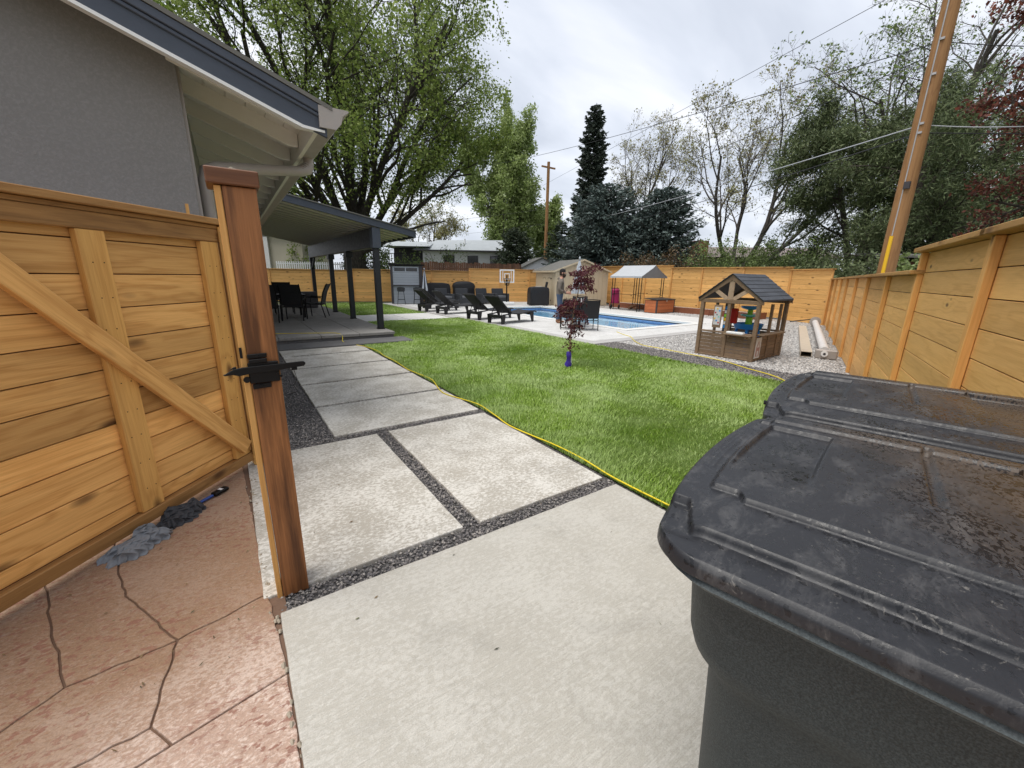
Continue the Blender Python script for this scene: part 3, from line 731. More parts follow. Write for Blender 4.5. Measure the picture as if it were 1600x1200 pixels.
stones('bed_edge_gravel', 4000, rects([(16.2, 17.7, 7, 13)], -.01, .006), 0.012, 0.028, M_STONE_LT, 7)

# ---- grass blades
def grass(seed, n):
    rg = np.random.default_rng(seed)
    P = []
    m = 0
    while m < n:
        k = n
        r_ = rg.choice(3, k, p=[.70, .20, .10]); Q = np.array(lawn_rects)[r_]
        x = rg.uniform(Q[:, 0] - .02, Q[:, 1] + .03); y = rg.uniform(np.maximum(Q[:, 2], -2.0), Q[:, 3])
        d = np.hypot(x, y); keep = rg.random(k) < np.clip((3.2 / np.maximum(d, 2.0)) ** 1.25, 0, 1)
        P.append(np.stack([x, y], 1)[keep]); m += keep.sum()
    P = np.concatenate(P)[:n]; x, y = P[:, 0], P[:, 1]; d = np.hypot(x, y)
    hgt = rg.uniform(.028, .058, n) * (1 + .12 * np.sin(x * 2.1 + 1.3 * np.sin(y * 1.7)) * np.cos(y * 1.4))
    wd = rg.uniform(.0018, .0034, n) * np.clip(d / 3.5, 1, 3.2)
    # the lie of the blades drifts over the lawn
    fld = 1.4 * np.sin(x * .9 + 1.1 * np.sin(y * .8)) + 1.2 * np.sin(y * 1.3 + .6 * x) + 0.7 * np.sin(2.7 * x - 2.1 * y)
    ang = fld + rg.normal(0, 1.2, n); lean = np.clip(rg.normal(.55, .3, n), .05, 1.5)
    dx, dy = np.cos(ang), np.sin(ang)
    px, py = -np.sin(ang + rg.normal(0, .5, n)), np.cos(ang)
    z0 = np.full(n, -.02)
    def pt(f, w, s):
        return np.stack([x + dx * lean * hgt * f ** 1.6 + px * w * s, y + dy * lean * hgt * f ** 1.6 + py * w * s, z0 + hgt * f], 1)
    V = np.stack([pt(0., wd, -1), pt(.5, wd, 1.1), pt(1., wd * .1, 0), pt(.5, wd, -1.1)], 1).reshape(-1, 3)
    F = np.arange(4 * n).reshape(n, 4)
    o = np_obj('grass', V, F, M_GRASS, smooth=True)
    return tag(o, 'short green turf blades of the lawn', None, kind='stuff')
grass(11, 270000)

# ---- bits of leaf, straw and grit dropped on the paving
rg = np.random.default_rng(21); n = 150
P = np.stack([rg.uniform(.02, 2.28, n), rg.uniform(.3, 9.6, n) ** 1.0, np.full(n, .0045)], 1)
P = np.concatenate([P, np.stack([rg.uniform(-1.4, -.03, 110), rg.uniform(1.0, 3.6, 110), np.full(110, .0015)], 1)])
m_ = len(P); an = rg.uniform(0, 2 * PI, m_); ln = rg.uniform(.003, .015, m_); wd_ = ln * rg.uniform(.06, .35, m_)
dx, dy = np.cos(an), np.sin(an)
V = np.stack([P + np.stack([dx * ln, dy * ln, rg.uniform(0, .003, m_)], 1), P + np.stack([-dy * wd_, dx * wd_, np.full(m_, .002)], 1), P - np.stack([dx * ln, dy * ln, np.zeros(m_)], 1), P - np.stack([-dy * wd_, dx * wd_, np.zeros(m_)], 1)], 1).reshape(-1, 3)
M_BITS = m_gravel('leaf_litter', [(.10, .06, .03), (.22, .15, .07), (.07, .055, .04), (.16, .19, .06), (.05, .045, .04)], 0)
tag(np_obj('litter', V, np.arange(4 * m_).reshape(m_, 4), M_BITS), kind='stuff')
# ---------------------------------------------------------------- the house on the left
SL = 0.36                                   # roof slope
EX, EZ = 0.86, 2.90                         # roof top edge at the eave
HY0, HY1, WX = 4.45, 22.5, -0.12
def rz_(x): return EZ + (EX - x) * SL
house = thing('house', 'grey stucco house with slate blue fascia and cream open eaves behind the gate', 'house', (0, 0, 0))
# stucco walls
gable = [(-6.5, -0.1), (WX, -0.1), (WX, rz_(WX) - .10), (-6.5, rz_(-6.5) - .10)]
MB().prism_ax(gable, HY0, HY0 + .18).build('gable_wall', M_STUCCO, house)
MB().box(WX - .18, WX - .003, HY0 + .18, HY1, -.1, rz_(WX) - .14).build('side_wall', M_STUCCO, house)
MB().box(WX - .002, WX + .02, HY0 + .03, HY0 + .13, -.05, rz_(WX) - .16).build('corner_trim', M_GUTTER, house)
# roof deck, shingles, rake boards
RY0 = 4.08
def slope_box(x0, x1, y0, y1, t0, t1):
    return MB().prism_ax([(x0, rz_(x0) - t0), (x1, rz_(x1) - t0), (x1, rz_(x1) - t1), (x0, rz_(x0) - t1)], y0, y1)
slope_box(-6.5, EX + .05, RY0 - .02, HY1, -.012, .02).build('shingles', M_ROOFSHED, house)
slope_box(-6.5, EX - .02, RY0 + .045, HY1, .0205, .045).build('roof_deck', M_SOFFIT, house)
slope_box(-6.5, EX, RY0 + .012, RY0 + .044, .022, .24).build('rake_board', M_NAVY, house, bevel=.004)
slope_box(-6.5, EX + .01, RY0 - .012, RY0 + .010, .022, .085).build('rake_moulding', M_NAVY, house, bevel=.006)
slope_box(-6.5, EX + .005, RY0 - .004, RY0 + .0105, .089, .118).build('rake_bead', M_NAVY, house, bevel=.006)
# the white underside strip of the rake, with its level return at the eave
MB().prism_ax([(-6.5, rz_(-6.5) - .241), (EX - .18, rz_(EX - .18) - .241), (EX - .02, rz_(EX - .18) - .255), (EX - .02, rz_(EX - .18) - .272), (EX - .19, rz_(EX - .18) - .262), (-6.5, rz_(-6.5) - .262)], RY0 + .002, RY0 + .07).build('rake_soffit_strip', M_TRIM, house)
# rafter tails and the boards between them
for i, y in enumerate([4.36] + [4.36 + .61 * k for k in range(1, 27)]):
    x0, x1 = WX - .05, EX - .10
    MB().prism_ax([(x0, rz_(x0) - .046), (x1, rz_(x1) - .046), (x1, rz_(x1) - .17), (x1 - .10, rz_(x1 - .10) - .20), (x0, rz_(x0) - .20)], y, y + .045).build('rafter', M_SOFFIT, house, bevel=.003)
for k in range(6):
    x0 = WX + .02 + k * .148
    slope_box(x0, x0 + .143, RY0 + .075, HY1 - .1, .047, .058).build('soffit_board', M_SOFFIT, house)
MB().box(EX - .095, EX - .06, RY0 + .05, HY1 - .05, EZ - .20, EZ - .015).build('eave_fascia', M_SOFFIT, house)
# gutter (open trough) with end cap, downspout with two elbows
gx = EX - .058
prof = [(gx, EZ - .03), (gx, EZ - .17), (gx + .125, EZ - .17), (gx + .17, EZ - .12), (gx + .185, EZ - .06), (gx + .235, EZ - .03), (gx + .222, EZ - .024), (gx + .172, EZ - .052), (gx + .158, EZ - .112), (gx + .115, EZ - .155), (gx + .012, EZ - .155), (gx + .012, EZ - .03)]
g_ = MB().prism_ax(prof, RY0 - .01, HY1)
gut = g_.build('gutter', M_GUTTER, house)
MB().prism_ax([(gx - .002, EZ - .01), (gx - .002, EZ - .173), (gx + .127, EZ - .173), (gx + .173, EZ - .121), (gx + .188, EZ - .06), (gx + .24, EZ - .022), (gx + .235, EZ - .01)], RY0 - .016, RY0 - .0105).build('gutter_end_cap', M_GUTTER, gut)
dsx, dsy = gx + .08, RY0 + 1.15
pts = [(dsx, dsy, EZ - .15), (dsx, dsy, EZ - .22), (dsx - .02, dsy - .03, EZ - .285), (dsx - .09, dsy - .06, EZ - .315), (dsx - .5, dsy - .30, EZ - .40), (WX + .16, dsy - .44, EZ - .455), (WX + .09, dsy - .46, EZ - .49), (WX + .065, dsy - .47, EZ - .57), (WX + .065, dsy - .47, .15)]
MB().tube(pts, .05, 12).build('downspout', M_GUTTER, house, smooth=True)
for k in range(5):
    MB().tube([(dsx - .02 * k, dsy - .012 * k, EZ - .235 - .016 * k), (dsx - .02 * k - .008, dsy - .012 * k - .006, EZ - .245 - .016 * k)], .055, 12).build('elbow_ridge', M_GUTTER, house, smooth=True)

# ---------------------------------------------------------------- patio cover
PS = 0.19
def pz(x): return 3.02 - PS * (x - 1.32)
pc = thing('patio_cover', 'slate blue lean-to patio roof on dark posts beyond the house eave', 'patio cover', (0, 0, 0))
PYA, PYB = 10.55, 20.6
def pslope(x0, x1, y0, y1, t0, t1): return MB().prism_ax([(x0, pz(x0) + t0), (x1, pz(x1) + t0), (x1, pz(x1) + t1), (x0, pz(x0) + t1)], y0, y1)
pslope(0.3, 4.16, PYA - .03, PYB, .14, .165).build('shingles', M_ROOFSHED, pc)
pslope(0.3, 4.12, PYA, PYA + .04, -.01, .138).build('front_fascia', M_NAVY, pc, bevel=.004)
MB().box(4.121, 4.155, PYA + .002, PYB, pz(4.12) - .02, pz(4.12) + .135).build('side_fascia', M_NAVY, pc, bevel=.004)
nb = 24; bw = (PYB - PYA - .05) / nb
for k in range(nb):
    y0 = PYA + .045 + k * bw
    pslope(0.3, 4.118, y0 + .004, y0 + bw - .004, .05, .12).build('ceiling_board', M_GUTTER, pc)
    if k: pslope(0.3, 4.10, y0 - .022, y0 + .022, .008, .0495).build('rafter', M_SOFFIT, pc, bevel=.003)
pslope(0.3, 4.118, PYA + .045, PYB, .1205, .136).build('ceiling_backing', M_BARDARK, pc)
BX = 3.15
MB().box(BX - .09, BX + .09, 10.62, 20.4, 2.19, pz(BX + .09) - .003).build('beam', M_NAVY_D, pc, bevel=.006)
MB().box(BX - .10, BX + .10, 10.585, 10.83, 2.17, pz(BX + .1) + .0).build('beam_end_block', M_NAVY, pc, bevel=.006)
for y in (10.72, 13.6, 16.25, 20.2):
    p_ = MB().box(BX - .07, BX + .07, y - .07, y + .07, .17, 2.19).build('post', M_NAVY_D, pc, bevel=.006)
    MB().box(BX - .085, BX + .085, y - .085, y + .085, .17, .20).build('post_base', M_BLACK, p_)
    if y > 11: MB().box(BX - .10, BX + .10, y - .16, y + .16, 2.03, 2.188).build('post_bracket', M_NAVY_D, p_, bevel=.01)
MB().beam((BX, 19.6, 2.18), (BX, 20.15, 1.75), .07, .09).build('knee_brace', M_NAVY_D, pc)

# ---------------------------------------------------------------- the open gate
GF = Vector((-0.04, 3.79)); GE = Vector((-0.645, -0.765)).normalized()
gang = math.atan2(GE.y, GE.x)
gate = thing('wooden_gate', 'golden cedar gate swung open with diagonal brace', 'gate', (GF.x, GF.y, 0), gang)
# local x runs from the far stile to the near end; the camera looks at the +y face
GL = 2.45
edges_ = [.115, .20, .37, .54, .695, .865, 1.01, 1.17, 1.34, 1.525, 1.705, 1.765]
for i in range(len(edges_) - 1):
    MB().box(0, GL, -.022, 0, edges_[i] + .003, edges_[i + 1] - .003).build('plank', M_CEDAR, gate, bevel=.002)
bk = MB().box(0.01, GL - .01, -.026, -.0225, .1, 1.8); bk.build('backing', M_OLDFENCE, gate)
MB().box(0, GL, .0015, .045, 1.752, 1.84).build('top_rail', M_GATECAP, gate, bevel=.004)
MB().box(-.05, GL, .0015, .052, .045, .118).build('bottom_rail', M_GATECAP, gate, bevel=.004)
MB().box(-.06, GL + .03, -.05, .088, 1.868, 1.908).build('cap_board', M_GATECAP, gate, bevel=.004)
MB().box(-.04, GL, -.03, .05, 1.842, 1.866).build('cap_batten', M_GATECAP, gate, bevel=.003)
for x0, x1 in ((.03, .175), (.79, .93), (1.66, 1.80), (2.3, 2.44)):
    MB().box(x0, x1, .002, .042, .12, 1.75).build('stile', M_CEDAR_V, gate, bevel=.004)
a_, b_ = Vector((.15, .064, .225)), Vector((1.66, .064, 1.93 - .02))
b_ = Vector((1.62, .064, 1.72 + .0))
a0 = Vector((.17, 0, .28)); b0 = Vector((1.245, 0, 1.50)); dd = (b0 - a0).normalized()
a1 = a0 - dd * .12; b1 = a0 + dd * 1.86
o = MB()
L_ = (b1 - a1).length
o.box(0, L_, -.02, .02, -.055, .055)
dg = o.build('diagonal_brace', M_CEDAR, gate, bevel=.004)
dg.location = (a1.x, .064, a1.z); dg.rotation_euler = (0, -math.atan2(dd.z, dd.x), 0)
nl = MB()
for x0, x1 in ((.03, .175), (.79, .93), (1.66, 1.80)):
    for i in range(1, len(edges_) - 1):
        for fx in (.3, .7):
            x = x0 + (x1 - x0) * fx + random.Random(i + int(x0 * 90)).uniform(-.012, .012); z = edges_[i] + .06
            if z < 1.72: nl.tube([(x, .0415, z), (x, .0432, z)], .0034, 6)
nl.build('nail_heads', M_BLACK, gate)
# hinge-side post by the house corner
hp = thing('fence_post', 'knotty cedar post at the house corner behind the latch post', 'post', (0.035, 3.80, 0), 0.15)
MB().box(-.06, .08, -.06, .08, 0, 1.86).build('shaft', M_CEDAR_V, hp, bevel=.006)
MB().box(-.062, .09, -.075, -.0605, .1, 1.82).build('trim_board', M_CEDAR_V, hp, bevel=.003)
sk = thing('wooden_stake', 'taller pale wooden stake sticking up behind the gate cap', 'stake', (-.19, 4.05, 0))
MB().beam((0, 0, 0.0), (.01, 0, 2.03), .02, .012).build('shaft', M_POST_L, sk)
sk2 = thing('wooden_stake', 'shorter pale wooden stake beside the taller one behind the gate cap', 'stake', (-.235, 4.05, 0))
MB().beam((0, 0, 0), (-.005, 0, 1.95), .018, .012).build('shaft', M_POST_L, sk2)

# ---------------------------------------------------------------- latch post in front
lp = thing('gate_post', 'wet red-brown timber post with black latch standing at the slab corner', 'post', (0.0, 2.02, 0))
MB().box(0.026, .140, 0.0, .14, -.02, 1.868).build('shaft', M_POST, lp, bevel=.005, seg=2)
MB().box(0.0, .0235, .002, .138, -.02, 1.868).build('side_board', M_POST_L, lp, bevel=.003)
MB().box(-.022, .152, -.02, .16, 1.870, 1.928).build('cap_block', M_STUB, lp, bevel=.004)
# black gravity latch
la = MB()
la.box(.022, .135, -.016, -.002, 1.088, 1.178)
latch = la.build('latch', M_BLACK, lp, bevel=.003)
def lpoly(name, pts, y0, y1, bev=.0015): return MB().prism_ax([p for p in pts], y0, y1).build(name, M_BLACK, latch, bevel=bev)
lpoly('latch_bar', [(.10, 1.135), (.232, 1.147), (.240, 1.154), (.240, 1.162), (.232, 1.168), (.0, 1.163), (-.03, 1.158), (-.058, 1.142), (-.068, 1.139), (-.062, 1.134), (-.035, 1.136), (-.012, 1.128), (.0, 1.13), (.03, 1.135)], -.026, -.0165)
lpoly('latch_tab', [(-.045, 1.157), (-.028, 1.168), (-.02, 1.169), (-.018, 1.160)], -.024, -.018)
lpoly('lower_plate', [(.03, 1.062), (.098, 1.064), (.10, 1.085), (.03, 1.083)], -.012, -.001)
lpoly('upper_plate', [(.024, 1.195), (.095, 1.197), (.097, 1.215), (.024, 1.213)], -.012, -.001)
lpoly('latch_housing', [(.028, 1.176), (.094, 1.178), (.094, 1.194), (.028, 1.192)], -.022, -.002)
lpoly('keeper', [(.182, 1.142), (.205, 1.144), (.205, 1.131), (.182, 1.130)], -.024, -.018)
MB().tube([(.012, -.02, 1.108), (.012, -.012, 1.108)], .013, 12).build('eyelet', M_BLACK, latch)
for x, z in ((.06, 1.204), (.06, 1.074), (.128, 1.122), (.14, 1.11)):
    MB().tube([(x, -.0195, z), (x, -.011, z)], .0055, 8).build('bolt', M_BLACK, latch)
MB().beam((.005, -.01, 1.2), (.005, -.01, 1.245), .01, .006).build('side_flange', M_BLACK, latch)
MB().tube([(.19, -.02, 1.135), (.20, -.02, 1.09), (.185, -.01, 1.06), (.20, .02, 1.02), (.15, .05, 1.0)], .0012, 5).build('cable', M_BLACK, latch)
# cream clip left on the post top
cl = thing('plastic_clip', 'small cream plastic clip lying on the gate post cap', 'clip', (.095, 2.09, 1.9285), .1)
MB().prism_ax([(-.032, .0), (.032, .0), (.035, .006), (.03, .011), (-.03, .013), (-.036, .007)], -.02, .02).build('clip_body', M_CREAM_CLIP, cl, bevel=.003)
MB().tube([(-.03, -.02, .011), (-.03, .02, .011)], .007, 8).build('clip_roll', M_CREAM_CLIP, cl, smooth=True)

# ---------------------------------------------------------------- fences
FENCE_N = [0]
def fence(label, x0, y0, x1, y1, panels, side=1, mat=M_CEDAR_FAR, ph=.178, name='wooden_fence', cap=True, endpost=True):
    """panels: list of (length, z_bottom, z_top); planks on the line, posts on the +y (side=1) face of the local frame"""
    ang = math.atan2(y1 - y0, x1 - x0)
    f = thing(name, label, 'fence', (x0, y0, 0), ang)
    s = 0.0
    cache = {}
    for k, (L, zb, zt) in enumerate(panels):
        n = max(1, round((zt - zb) / ph)); hh = (zt - zb) / n
        key = (round(L, 3), round(hh, 4))
        if key not in cache: cache[key] = MB().box(.003, L - .003, -.018, 0, .003, hh - .003).mesh('plank', mat, bevel=.002)
        for j in range(n):
            inst('plank', cache[key], f, (s, random.Random(k * 31 + j).uniform(-.002, .002), zb + j * hh))
        bk_ = ('back', round(L, 3), round(zt - zb, 3))
        if bk_ not in cache: cache[bk_] = MB().box(.0, L, -.034, -.021, 0, zt - zb).mesh('added_backing', M_OLDFENCE)  # dark sheet added behind the planks so no sky shows through the gaps
        inst('added_backing', cache[bk_], f, (s, 0, zb))
        pk = ('post', round(zt - zb, 3))
        if pk not in cache: cache[pk] = MB().box(-.037, .037, .0025, .05, -.02, zt - zb + .0).mesh('post', M_CEDAR_PALE_V, bevel=.004)
        zt2 = max(zt, panels[k - 1][2] if k else zt)
        pk2 = ('post', round(zt2 - zb, 3))
        if pk2 not in cache: cache[pk2] = MB().box(-.037, .037, .0025, .05, -.02, zt2 - zb).mesh('post', M_CEDAR_PALE_V, bevel=.004)
        inst('post', cache[pk2], f, (s, 0, zb))
        if cap:
            ck = ('cap', round(L, 3))
            if ck not in cache: cache[ck] = MB().box(-.05, L + .03, -.06, .105, .002, .04).mesh('cap_board', M_CAP, bevel=.004)
            inst('cap_board', cache[ck], f, (s, 0, zt))
        s += L
    if endpost:
        L, zb, zt = panels[-1]
        inst('post', cache[('post', round(zt - zb, 3))], f, (s, 0, zb))
    return f
fd = Vector((.9327, .3607)).normalized(); fa = Vector((8.24, 2.17))
tl = [-8.5, -6.6, -4.72, -2.9, -1.18, .78, 2.62, 4.72, 6.6, 8.6, 10.55]
s0 = fa + fd * tl[0]; s1 = fa + fd * tl[-1]
pn = [(tl[i + 1] - tl[i], 0.0, 1.835 if tl[i] < -2.95 else 1.635) for i in range(len(tl) - 1)]
FENCE_NEAR = fence('long golden cedar board fence along the right, stepping down behind the bins', s0.x, s0.y, s1.x, s1.y, pn, mat=M_CEDAR_PALE, ph=.183)
# back right: corner to the shed, boards face the yard
bx = [(18.05, 6.03, 18.95, 7.75, 0.0, 1.98), (18.95, 7.75, 18.6, 11.4, 0.05, 2.08), (18.6, 11.4, 18.7, 13.1, .1, 2.08), (18.7, 13.1, 19.2, 19.9, .1, 2.2)]
lab = ['short cedar fence panel in the far right corner beside the long fence', 'cedar fence stretch behind the playhouse and raised bed', 'cedar fence panel behind the storage chest', 'tall cedar fence behind the canopy and the beige shed']
for (ax, ay, bx_, by, zb, zt), l_ in zip(bx, lab):
    L = math.hypot(bx_ - ax, by - ay); n = max(1, round(L / 1.83))
    fence(l_, ax, ay, bx_, by, [(L / n, zb, zt)] * n)
# back left, one straight run with a higher end by the beige shed; faces -y so built from right to left
def backline(xa, xb, z, l_):
    ya, yb = 27.1 - .378 * xa, 27.1 - .378 * xb
    L = math.hypot(xb - xa, yb - ya); n = max(1, round(L / 2.1))
    fence(l_, xb, yb, xa, ya, [(L / n, 0.0, z)] * n)
backline(12.15, 19.2, 1.95, 'higher cedar fence behind the basketball hoop and third covered grill')
backline(5.9, 12.1, 1.78, 'cedar fence behind the grey bar and the two covered grills')
backline(-6.0, 5.88, 1.72, 'cedar fence seen under the patio roof beyond the second lawn')
# ---------------------------------------------------------------- wheeled bins in the foreground
BU = Vector((.9707, .2402)); B_ANG = math.atan2(BU.y, BU.x)
LA, LB = .865, .74
def sstep(x, a, b):
    t_ = np.clip((x - a) / (b - a), 0, 1); return t_ * t_ * (3 - 2 * t_)
def rr_map(S, T, hx, hy, r):
    x = S * hx; y = T * hy
    qx = np.clip((np.abs(x) - (hx - r)) / r, 0, 1); qy = np.clip((np.abs(y) - (hy - r)) / r, 0, 1)
    nx = qx * np.sqrt(1 - qy * qy / 2); ny = qy * np.sqrt(1 - qx * qx / 2)
    x = np.where(qx > 0, np.sign(x) * (hx - r + r * nx), x); y = np.where(qy > 0, np.sign(y) * (hy - r + r * ny), y)
    return x, y
def lid_mesh():
    na, nb_ = 270, 215
    S, T = np.meshgrid(np.linspace(-1, 1, na), np.linspace(-1, 1, nb_), indexing='ij')
    x, y = rr_map(S, T, LA / 2, LB / 2, .085)
    edge = np.minimum(1 - np.abs(S), 1 - np.abs(T))
    a = x + LA / 2; b = LB / 2 - y          # b measured from the left edge
    bow = .045 * (1 - (2 * a / LA - 1) ** 2)   # the sides bow out a little
    y = y + bow * np.sign(T) * np.abs(T)
    de = np.minimum(np.minimum(a, LA - a), np.minimum(b, LB - b))
    e_ = .0028
    def st(x, x0, e=e_): return sstep(x, x0 - e, x0 + e)
    h = .007 * np.sqrt(np.clip(1 - (1 - np.clip(de / .007, 0, 1)) ** 2, 0, 1))
    rb = LB - b
    # front ledge, then the first riser; it stops short of the corners
    fr = .074 + .085 * (1 - sstep(b, .030, .056)) + .085 * (1 - sstep(rb, .030, .056))
    h += .019 * st(a, fr, .003) * (1 - st(a, .853))
    h -= .008 * np.exp(-(((a - .085) / .035) ** 4 + ((b - .030) / .034) ** 4)) + .008 * np.exp(-(((a - .085) / .035) ** 4 + ((rb - .030) / .034) ** 4))
    # second raised field, its front edge jogs forward away from the side
    jog = .236 - .026 * sstep(b, .104, .118) - .026 * (sstep(rb, .104, .118) - 1)
    jog = .236 - .026 * sstep(b, .104, .118) * sstep(rb, .104, .118)
    panel = st(a, jog, .003) * (1 - st(a, .832)) * sstep(b, .050, .062) * sstep(rb, .050, .062)
    h += .013 * panel
    def rec(a0, a1, b0, b1, d, e=.004):
        return -d * st(a, a0, e) * (1 - st(a, a1, e)) * st(b, b0, e) * (1 - st(b, b1, e))
    h += rec(.2, .738, .068, .203, .013) * sstep(a, .30, .52)
    h += rec(.43, .80, .372, .386, .009, .003)
    h += rec(.30, .775, .548 - .05 * (a - .4), .70, .016) * sstep(a, .34, .55)
    h += .010 * st(a, .775, .005) * (1 - st(a, .830, .005)) * sstep(b, .02, .03) * sstep(rb, .02, .03)
    for k in range(3):
        h += .003 * np.exp(-((b - .016 - .010 * k) / .0026) ** 2) * st(a, .34) * (1 - st(a, .62))
    h += .004 * (1 - (2 * a / LA - 1) ** 2) * (1 - (2 * b / LB - 1) ** 2)
    z = 1.093 + h
    V = np.stack([x + LA / 2, y - LB / 2, z], -1).reshape(-1, 3)
    idx = np.arange(na * nb_).reshape(na, nb_)
    F = np.stack([idx[:-1, :-1], idx[1:, :-1], idx[1:, 1:], idx[:-1, 1:]], -1).reshape(-1, 4)
    # skirt: boundary loop, lowered twice
    loop = np.concatenate([idx[:, 0], idx[-1, 1:], idx[-2::-1, -1], idx[0, -2:0:-1]])
    c = np.array([LA / 2, -LB / 2])
    rings = [loop]; allV = [V]; n0 = len(V)
    for dz, off in ((-.002, .0026), (-.005, .0040), (-.009, .0045), (-.020, .0054), (-.023, .0052), (-.0245, .0025), (-.025, -.006)):
        P = V[loop].copy(); d = P[:, :2] - c; d /= np.linalg.norm(d, axis=1)[:, None]
        P[:, :2] += d * off; P[:, 2] = 1.093 + dz
        allV.append(P); rings.append(np.arange(n0, n0 + len(loop))); n0 += len(loop)
    Fs = [F]
    for r0, r1 in zip(rings[:-1], rings[1:]):
        r0n, r1n = np.roll(r0, -1), np.roll(r1, -1)
        Fs.append(np.stack([r0, r1, r1n, r0n], -1))
    me = np_mesh('lid', np.concatenate(allV), np.concatenate(Fs), M_LID, smooth=True)
    return me
def rrect(hx, hy, r, n=8):
    P = []
    for cx, cy, a0 in ((hx - r, hy - r, 0), (-hx + r, hy - r, 90), (-hx + r, -hy + r, 180), (hx - r, -hy + r, 270)):
        for k in range(n + 1):
            a = R(a0 + 90 * k / n); P.append((cx + r * math.cos(a), cy + r * math.sin(a)))
    return P
def rrect_d(hx, hy, r):
    P = rrect(hx, hy, r); Q = []
    for i, p in enumerate(P):
        q = P[(i + 1) % len(P)]; n = max(1, int(math.hypot(q[0] - p[0], q[1] - p[1]) / .06)) if i % 9 == 8 else 1
        n = 10 if i % 9 == 8 else 1
        for k in range(n): Q.append((p[0] + (q[0] - p[0]) * k / n, p[1] + (q[1] - p[1]) * k / n))
    return Q
def loft(rings, mat, name, parent, smooth=True, caps=True):
    V = []; F = []; n = len(rings[0])
    for rg_ in rings: V += rg_
    for i in range(len(rings) - 1):
        for k in range(n): F.append((i * n + k, i * n + (k + 1) % n, (i + 1) * n + (k + 1) % n, (i + 1) * n + k))
    m = MB(); m.v = V; m.f = F
    if caps: m.f += [tuple(range(n))[::-1], tuple((len(rings) - 1) * n + k for k in range(n))]
    return m.build(name, mat, parent, smooth=smooth)
LIDM = lid_mesh()
def make_bin(loc, label):
    b = thing('wheelie_bin', label, 'bin', (loc[0], loc[1], 0), B_ANG, 'pair of wheeled bins')
    lid = inst('lid', LIDM, b)
    cx, cy = LA / 2, -LB / 2
    def rg_(hx, hy, r, z, dx=0):
        P = []
        for p in rrect_d(hx, hy, r):
            P.append((cx + dx + p[0], cy + p[1] + .040 * (1 - min(1, abs(p[0]) / hx) ** 2) * (p[1] / hy), z))
        return P
    loft([rg_(LA / 2 - .020, LB / 2 - .020, .10, 1.043), rg_(LA / 2 - .004, LB / 2 - .004, .11, 1.047), rg_(LA / 2 + .003, LB / 2 + .003, .11, 1.056), rg_(LA / 2 - .003, LB / 2 - .003, .11, 1.065), rg_(LA / 2 - .016, LB / 2 - .016, .10, 1.0685)], M_RIM, 'rim', b)
    loft([rg_(.23, .23, .06, .04), rg_(.245, .245, .07, .12), rg_(.318, .268, .08, .75), rg_(.325, .275, .08, .785), rg_(.36, .30, .09, .825), rg_(.368, .308, .09, .86), rg_(.376, .318, .09, .985), rg_(.392, .334, .10, 1.04), rg_(.40, .34, .10, 1.068)], M_BIN, 'body', b)
    for s in (-1, 1):
        w = MB().tube([(cx + .27, cy + s * .25, .13), (cx + .27, cy + s * .31, .13)], .13, 20).build('wheel', M_PLASTIC, b, smooth=True)
        MB().tube([(cx + .27, cy + s * .305, .13), (cx + .27, cy + s * .318, .13)], .05, 14).build('hub', M_CONDUIT, w)
    MB().tube([(cx + .27, cy - .28, .13), (cx + .27, cy + .28, .13)], .012, 8).build('axle', M_BLACK, b)
    MB().tube([(LA + .02, cy - .22, 1.05), (LA + .02, cy + .22, 1.05)], .012, 8).build('handle', M_PLASTIC, b)
    for s in (-1, 1):
        MB().tube([(.36, cy + s * (LB / 2 + .046), 1.06), (.36, cy + s * (LB / 2 + .066), 1.06)], .009, 8).build('hinge_pin', M_BLACK, b)
    return b
make_bin((.565, .374), 'black lidded wheelie bin nearest the camera with muddy wet lid')
o2 = Vector((.565, .374)) + BU * .915
make_bin((o2.x, o2.y), 'black wheelie bin behind the nearest one, close to the right fence')

# ---------------------------------------------------------------- towels and brush under the gate
def rag(name, label, loc, sx, sy, hz, seed, mat, rz):
    rg_ = np.random.default_rng(seed); n = 80
    S, T = np.meshgrid(np.linspace(-1, 1, n), np.linspace(-1, 1, n), indexing='ij')
    x, y = rr_map(S, T, sx, sy, min(sx, sy) * .55)
    z = np.zeros_like(x)
    for k in range(6):
        a = rg_.uniform(-.5, .9) + (1.2 if k % 3 == 0 else 0); f = rg_.uniform(12, 26) * (.12 / sx); ph = rg_.uniform(0, 6.3)
        wv = (x + .03 * np.sin(y * 40 + k)) * math.cos(a) + (y + .02 * np.sin(x * 33 + 2 * k)) * math.sin(a)
        z += rg_.uniform(.4, 1) / (f / 16) * (1 - np.abs(np.sin(wv * f + ph))) ** 1.6
    z = z / z.max()
    e = np.minimum(1 - np.abs(S), 1 - np.abs(T)); z = hz * (z * sstep(e, 0, .25) + .30 * sstep(e, 0, .5) + .05)
    x = x * (1 + .16 * np.sin(5 * T + seed)) + .012 * np.sin(19 * T); y = y * (1 + .2 * np.sin(4 * S + seed)) + .010 * np.sin(17 * S + seed)
    V = np.stack([x, y, z], -1).reshape(-1, 3); Vb = V.copy(); Vb[:, 2] = .0
    idx = np.arange(n * n).reshape(n, n)
    F = np.stack([idx[:-1, :-1], idx[1:, :-1], idx[1:, 1:], idx[:-1, 1:]], -1).reshape(-1, 4)
    loop = np.concatenate([idx[:, 0], idx[-1, 1:], idx[-2::-1, -1], idx[0, -2:0:-1]]); ln = np.roll(loop, -1)
    F = np.concatenate([F, np.stack([loop, loop + n * n, ln + n * n, ln], -1)])
    o = np_obj(name, np.concatenate([V, Vb]), F, mat, smooth=True); o.location = loc; o.rotation_euler = (0, 0, rz)
    return tag(o, label, 'towel')
